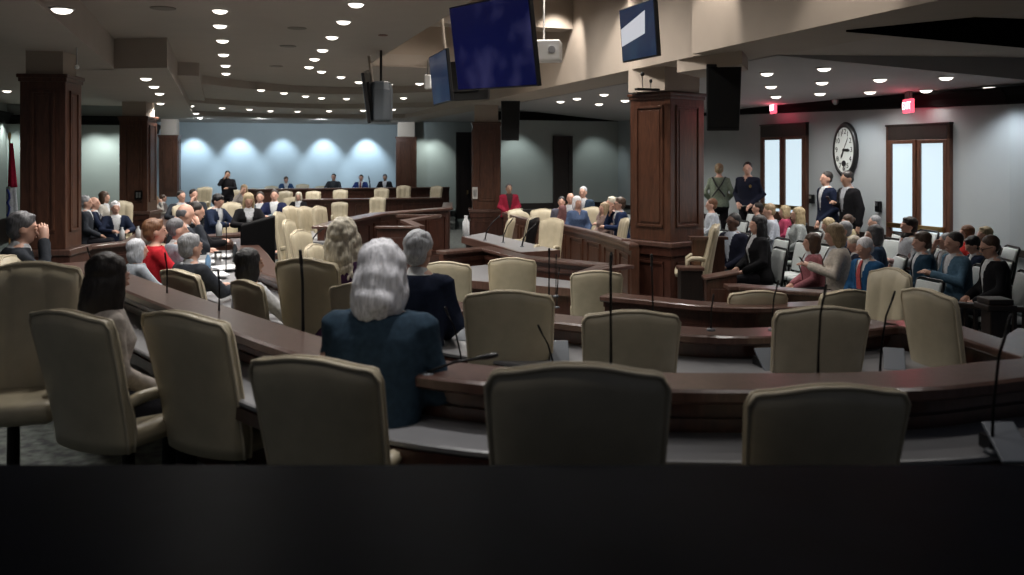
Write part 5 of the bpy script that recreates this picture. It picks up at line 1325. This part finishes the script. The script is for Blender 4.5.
# ceiling air slots
for lab, px0, px1, py, z in [('grey ceiling air grille left of two on the ring fascia', 204, 227, 97, 3.7), ('grey ceiling air grille right of two on the ring fascia', 241, 261, 100, 3.7)]:
    Yv = F * (z - CZ) / (HY - py); x0, y0 = py_(px0, Yv); x1, y1 = py_(px1, Yv)
    t = thing('air_grille', lab, 'vent', ((x0 + x1) / 2, Yv, z), R(-10)); w_ = x1 - x0
    bm = bmesh.new(); box(bm, -w_ / 2, w_ / 2, -.02, .02, -.06, .06); fin(bm, 'frame', mat('grille_grey', (.16, .155, .15), .7), t)
    bm = bmesh.new(); [box(bm, -w_ / 2 + .02, w_ / 2 - .02, -.03, -.02, -.05 + k * .025, -.04 + k * .025) for k in range(5)]; fin(bm, 'louvre', mat('grille_dark', (.07, .068, .065), .7), t)

# ------------------------------------------------------------------ lamps
def spot(x, y, z, e, col=(1, .95, .89), size=150, blend=.9, r=.09, target=None):  # serves the seen downlights as well as added unseen lamps
    l = bpy.data.lights.new('seen_or_added_lamp', 'SPOT'); l.energy = e; l.color = col; l.spot_size = R(size); l.spot_blend = blend; l.shadow_soft_size = r
    o = bpy.data.objects.new('seen_or_added_lamp', l); COL.objects.link(o); o.location = (x, y, z)
    if target is not None: o.rotation_euler = (Vector(target) - Vector((x, y, z))).to_track_quat('-Z', 'Y').to_euler()
    return o
E0 = 95
for x, y, z, e in SPOTS: spot(x, y, z, E0 * e)
# the seen lines continue above the frame; the lamps in the coffer are added
for u, v, e in [(6.5, 0, .8), (8.2, 0, 1), (9.9, 0, 1), (6.5, 1.6, .8), (8.6, 1.6, 1), (5.2, 3.6, .35), (7.5, 3.6, .5), (9.5, 3.8, .5), (11.5, 4.4, 1.2), (13.5, 4.4, 1.2)]:
    spot(*uv(u, v), 3.75 if v < 2.7 else (5.0 if v < 5 else 3.3), E0 * e * (1.6 if 2.7 < v < 5 else 1))
for v in (-.6, .9, 2.4, 3.9):      # added unseen row over the nearest chairs, lighting the chair backs beyond
    spot(*uv(2.9, v), 3.7, 15, (1, .95, .9), size=130)
spot(*uv(4.1, .85), 3.75, 105, (1, .97, .95), size=60)  # added unseen lamp to brighten the white-haired person
spot(*uv(20, 4.7), 3.7, 90)  # added unseen lamp to lift the middle pillar and bench
for px, u in ((270, 29.5), (330, 30.5), (385, 31)): spot(*on_u(px, u), 3.3, 70)  # added unseen lamps to brighten the faces on the dais
# wall washers on the blue wall (cool lamps)
for px, e in ((194, 1), (240, 1), (283, .6), (325, 1.0), (368, 1.2)):
    x, y = on_u(px, UB - .75); xt, yt = on_u(px, UB)
    spot(x, y, 3.3, 230 * e, (.66, .84, 1.0), 75, .75, .06, (xt, yt, 1.2))
for px in (200, 260, 320, 380): spot(*on_u(px, UB - 4.5), 3.3, 130, (.80, .91, 1.0), 120, 1, .1, (*on_u(px, UB), 2.4))  # added wide cool lamps without fittings, lifting the upper wall
for px, v, e in ((1000, VR - .5, 2.2), (850, VR - .6, .8)):
    x, y = on_v(px, v); xt, yt = on_v(px, VR); spot(x, y, 2.98, 26 * e, (.85, .92, 1), 90, .8, .06, (xt, yt, 1.0))
spot(*uv(24.8, -5.0), 3.2, 110, (.9, 1, .95), 90, .8, .06, (*uv(24.8, -5.6), 1.2))  # added unseen lamp brightening the wall behind the flag
spot(*uv(10.3, -.9), 3.3, 60)  # added unseen lamp brightening the near left pillar
for px, e in ((95, 1), (114, .7), (12, .8)):
    x, y = on_u(px, 27.4); xt, yt = on_u(px, 28.2); spot(x, y, 3.2, 110 * e, (.9, 1, .95), 80, .7, .06, (xt, yt, 1.0))
for px in (425, 437): 
    x, y = on_u(px, 33.1); spot(x, y, 3.2, 60, (.9, 1, .95), 80, .7, .06, (*on_u(px, 33.8), 1.0))
for px in (520, 600): 
    x, y = on_u(px, UR - .8); spot(x, y, 3.1, 50, (.9, 1, .98), 80, .7, .06, (*on_u(px, UR), 1.0))
# grazing lamps in the coffer along the beam
for px, u_ in ((706, None), (845, None), (610, None), (560, None)):
    x, y = on_v(px, 5.5); 
    spot(x, y, 5.0, 170, (1, .92, .83), 58, .6, .05, (*on_v(px, 5.8), 3.4))
for u_, v_ in ((15.9, 4.4), (16.2, 3.4), (12, 4.2)): spot(*uv(u_, v_), 5.0, 60, (1, .88, .75), 140, .8, .1)
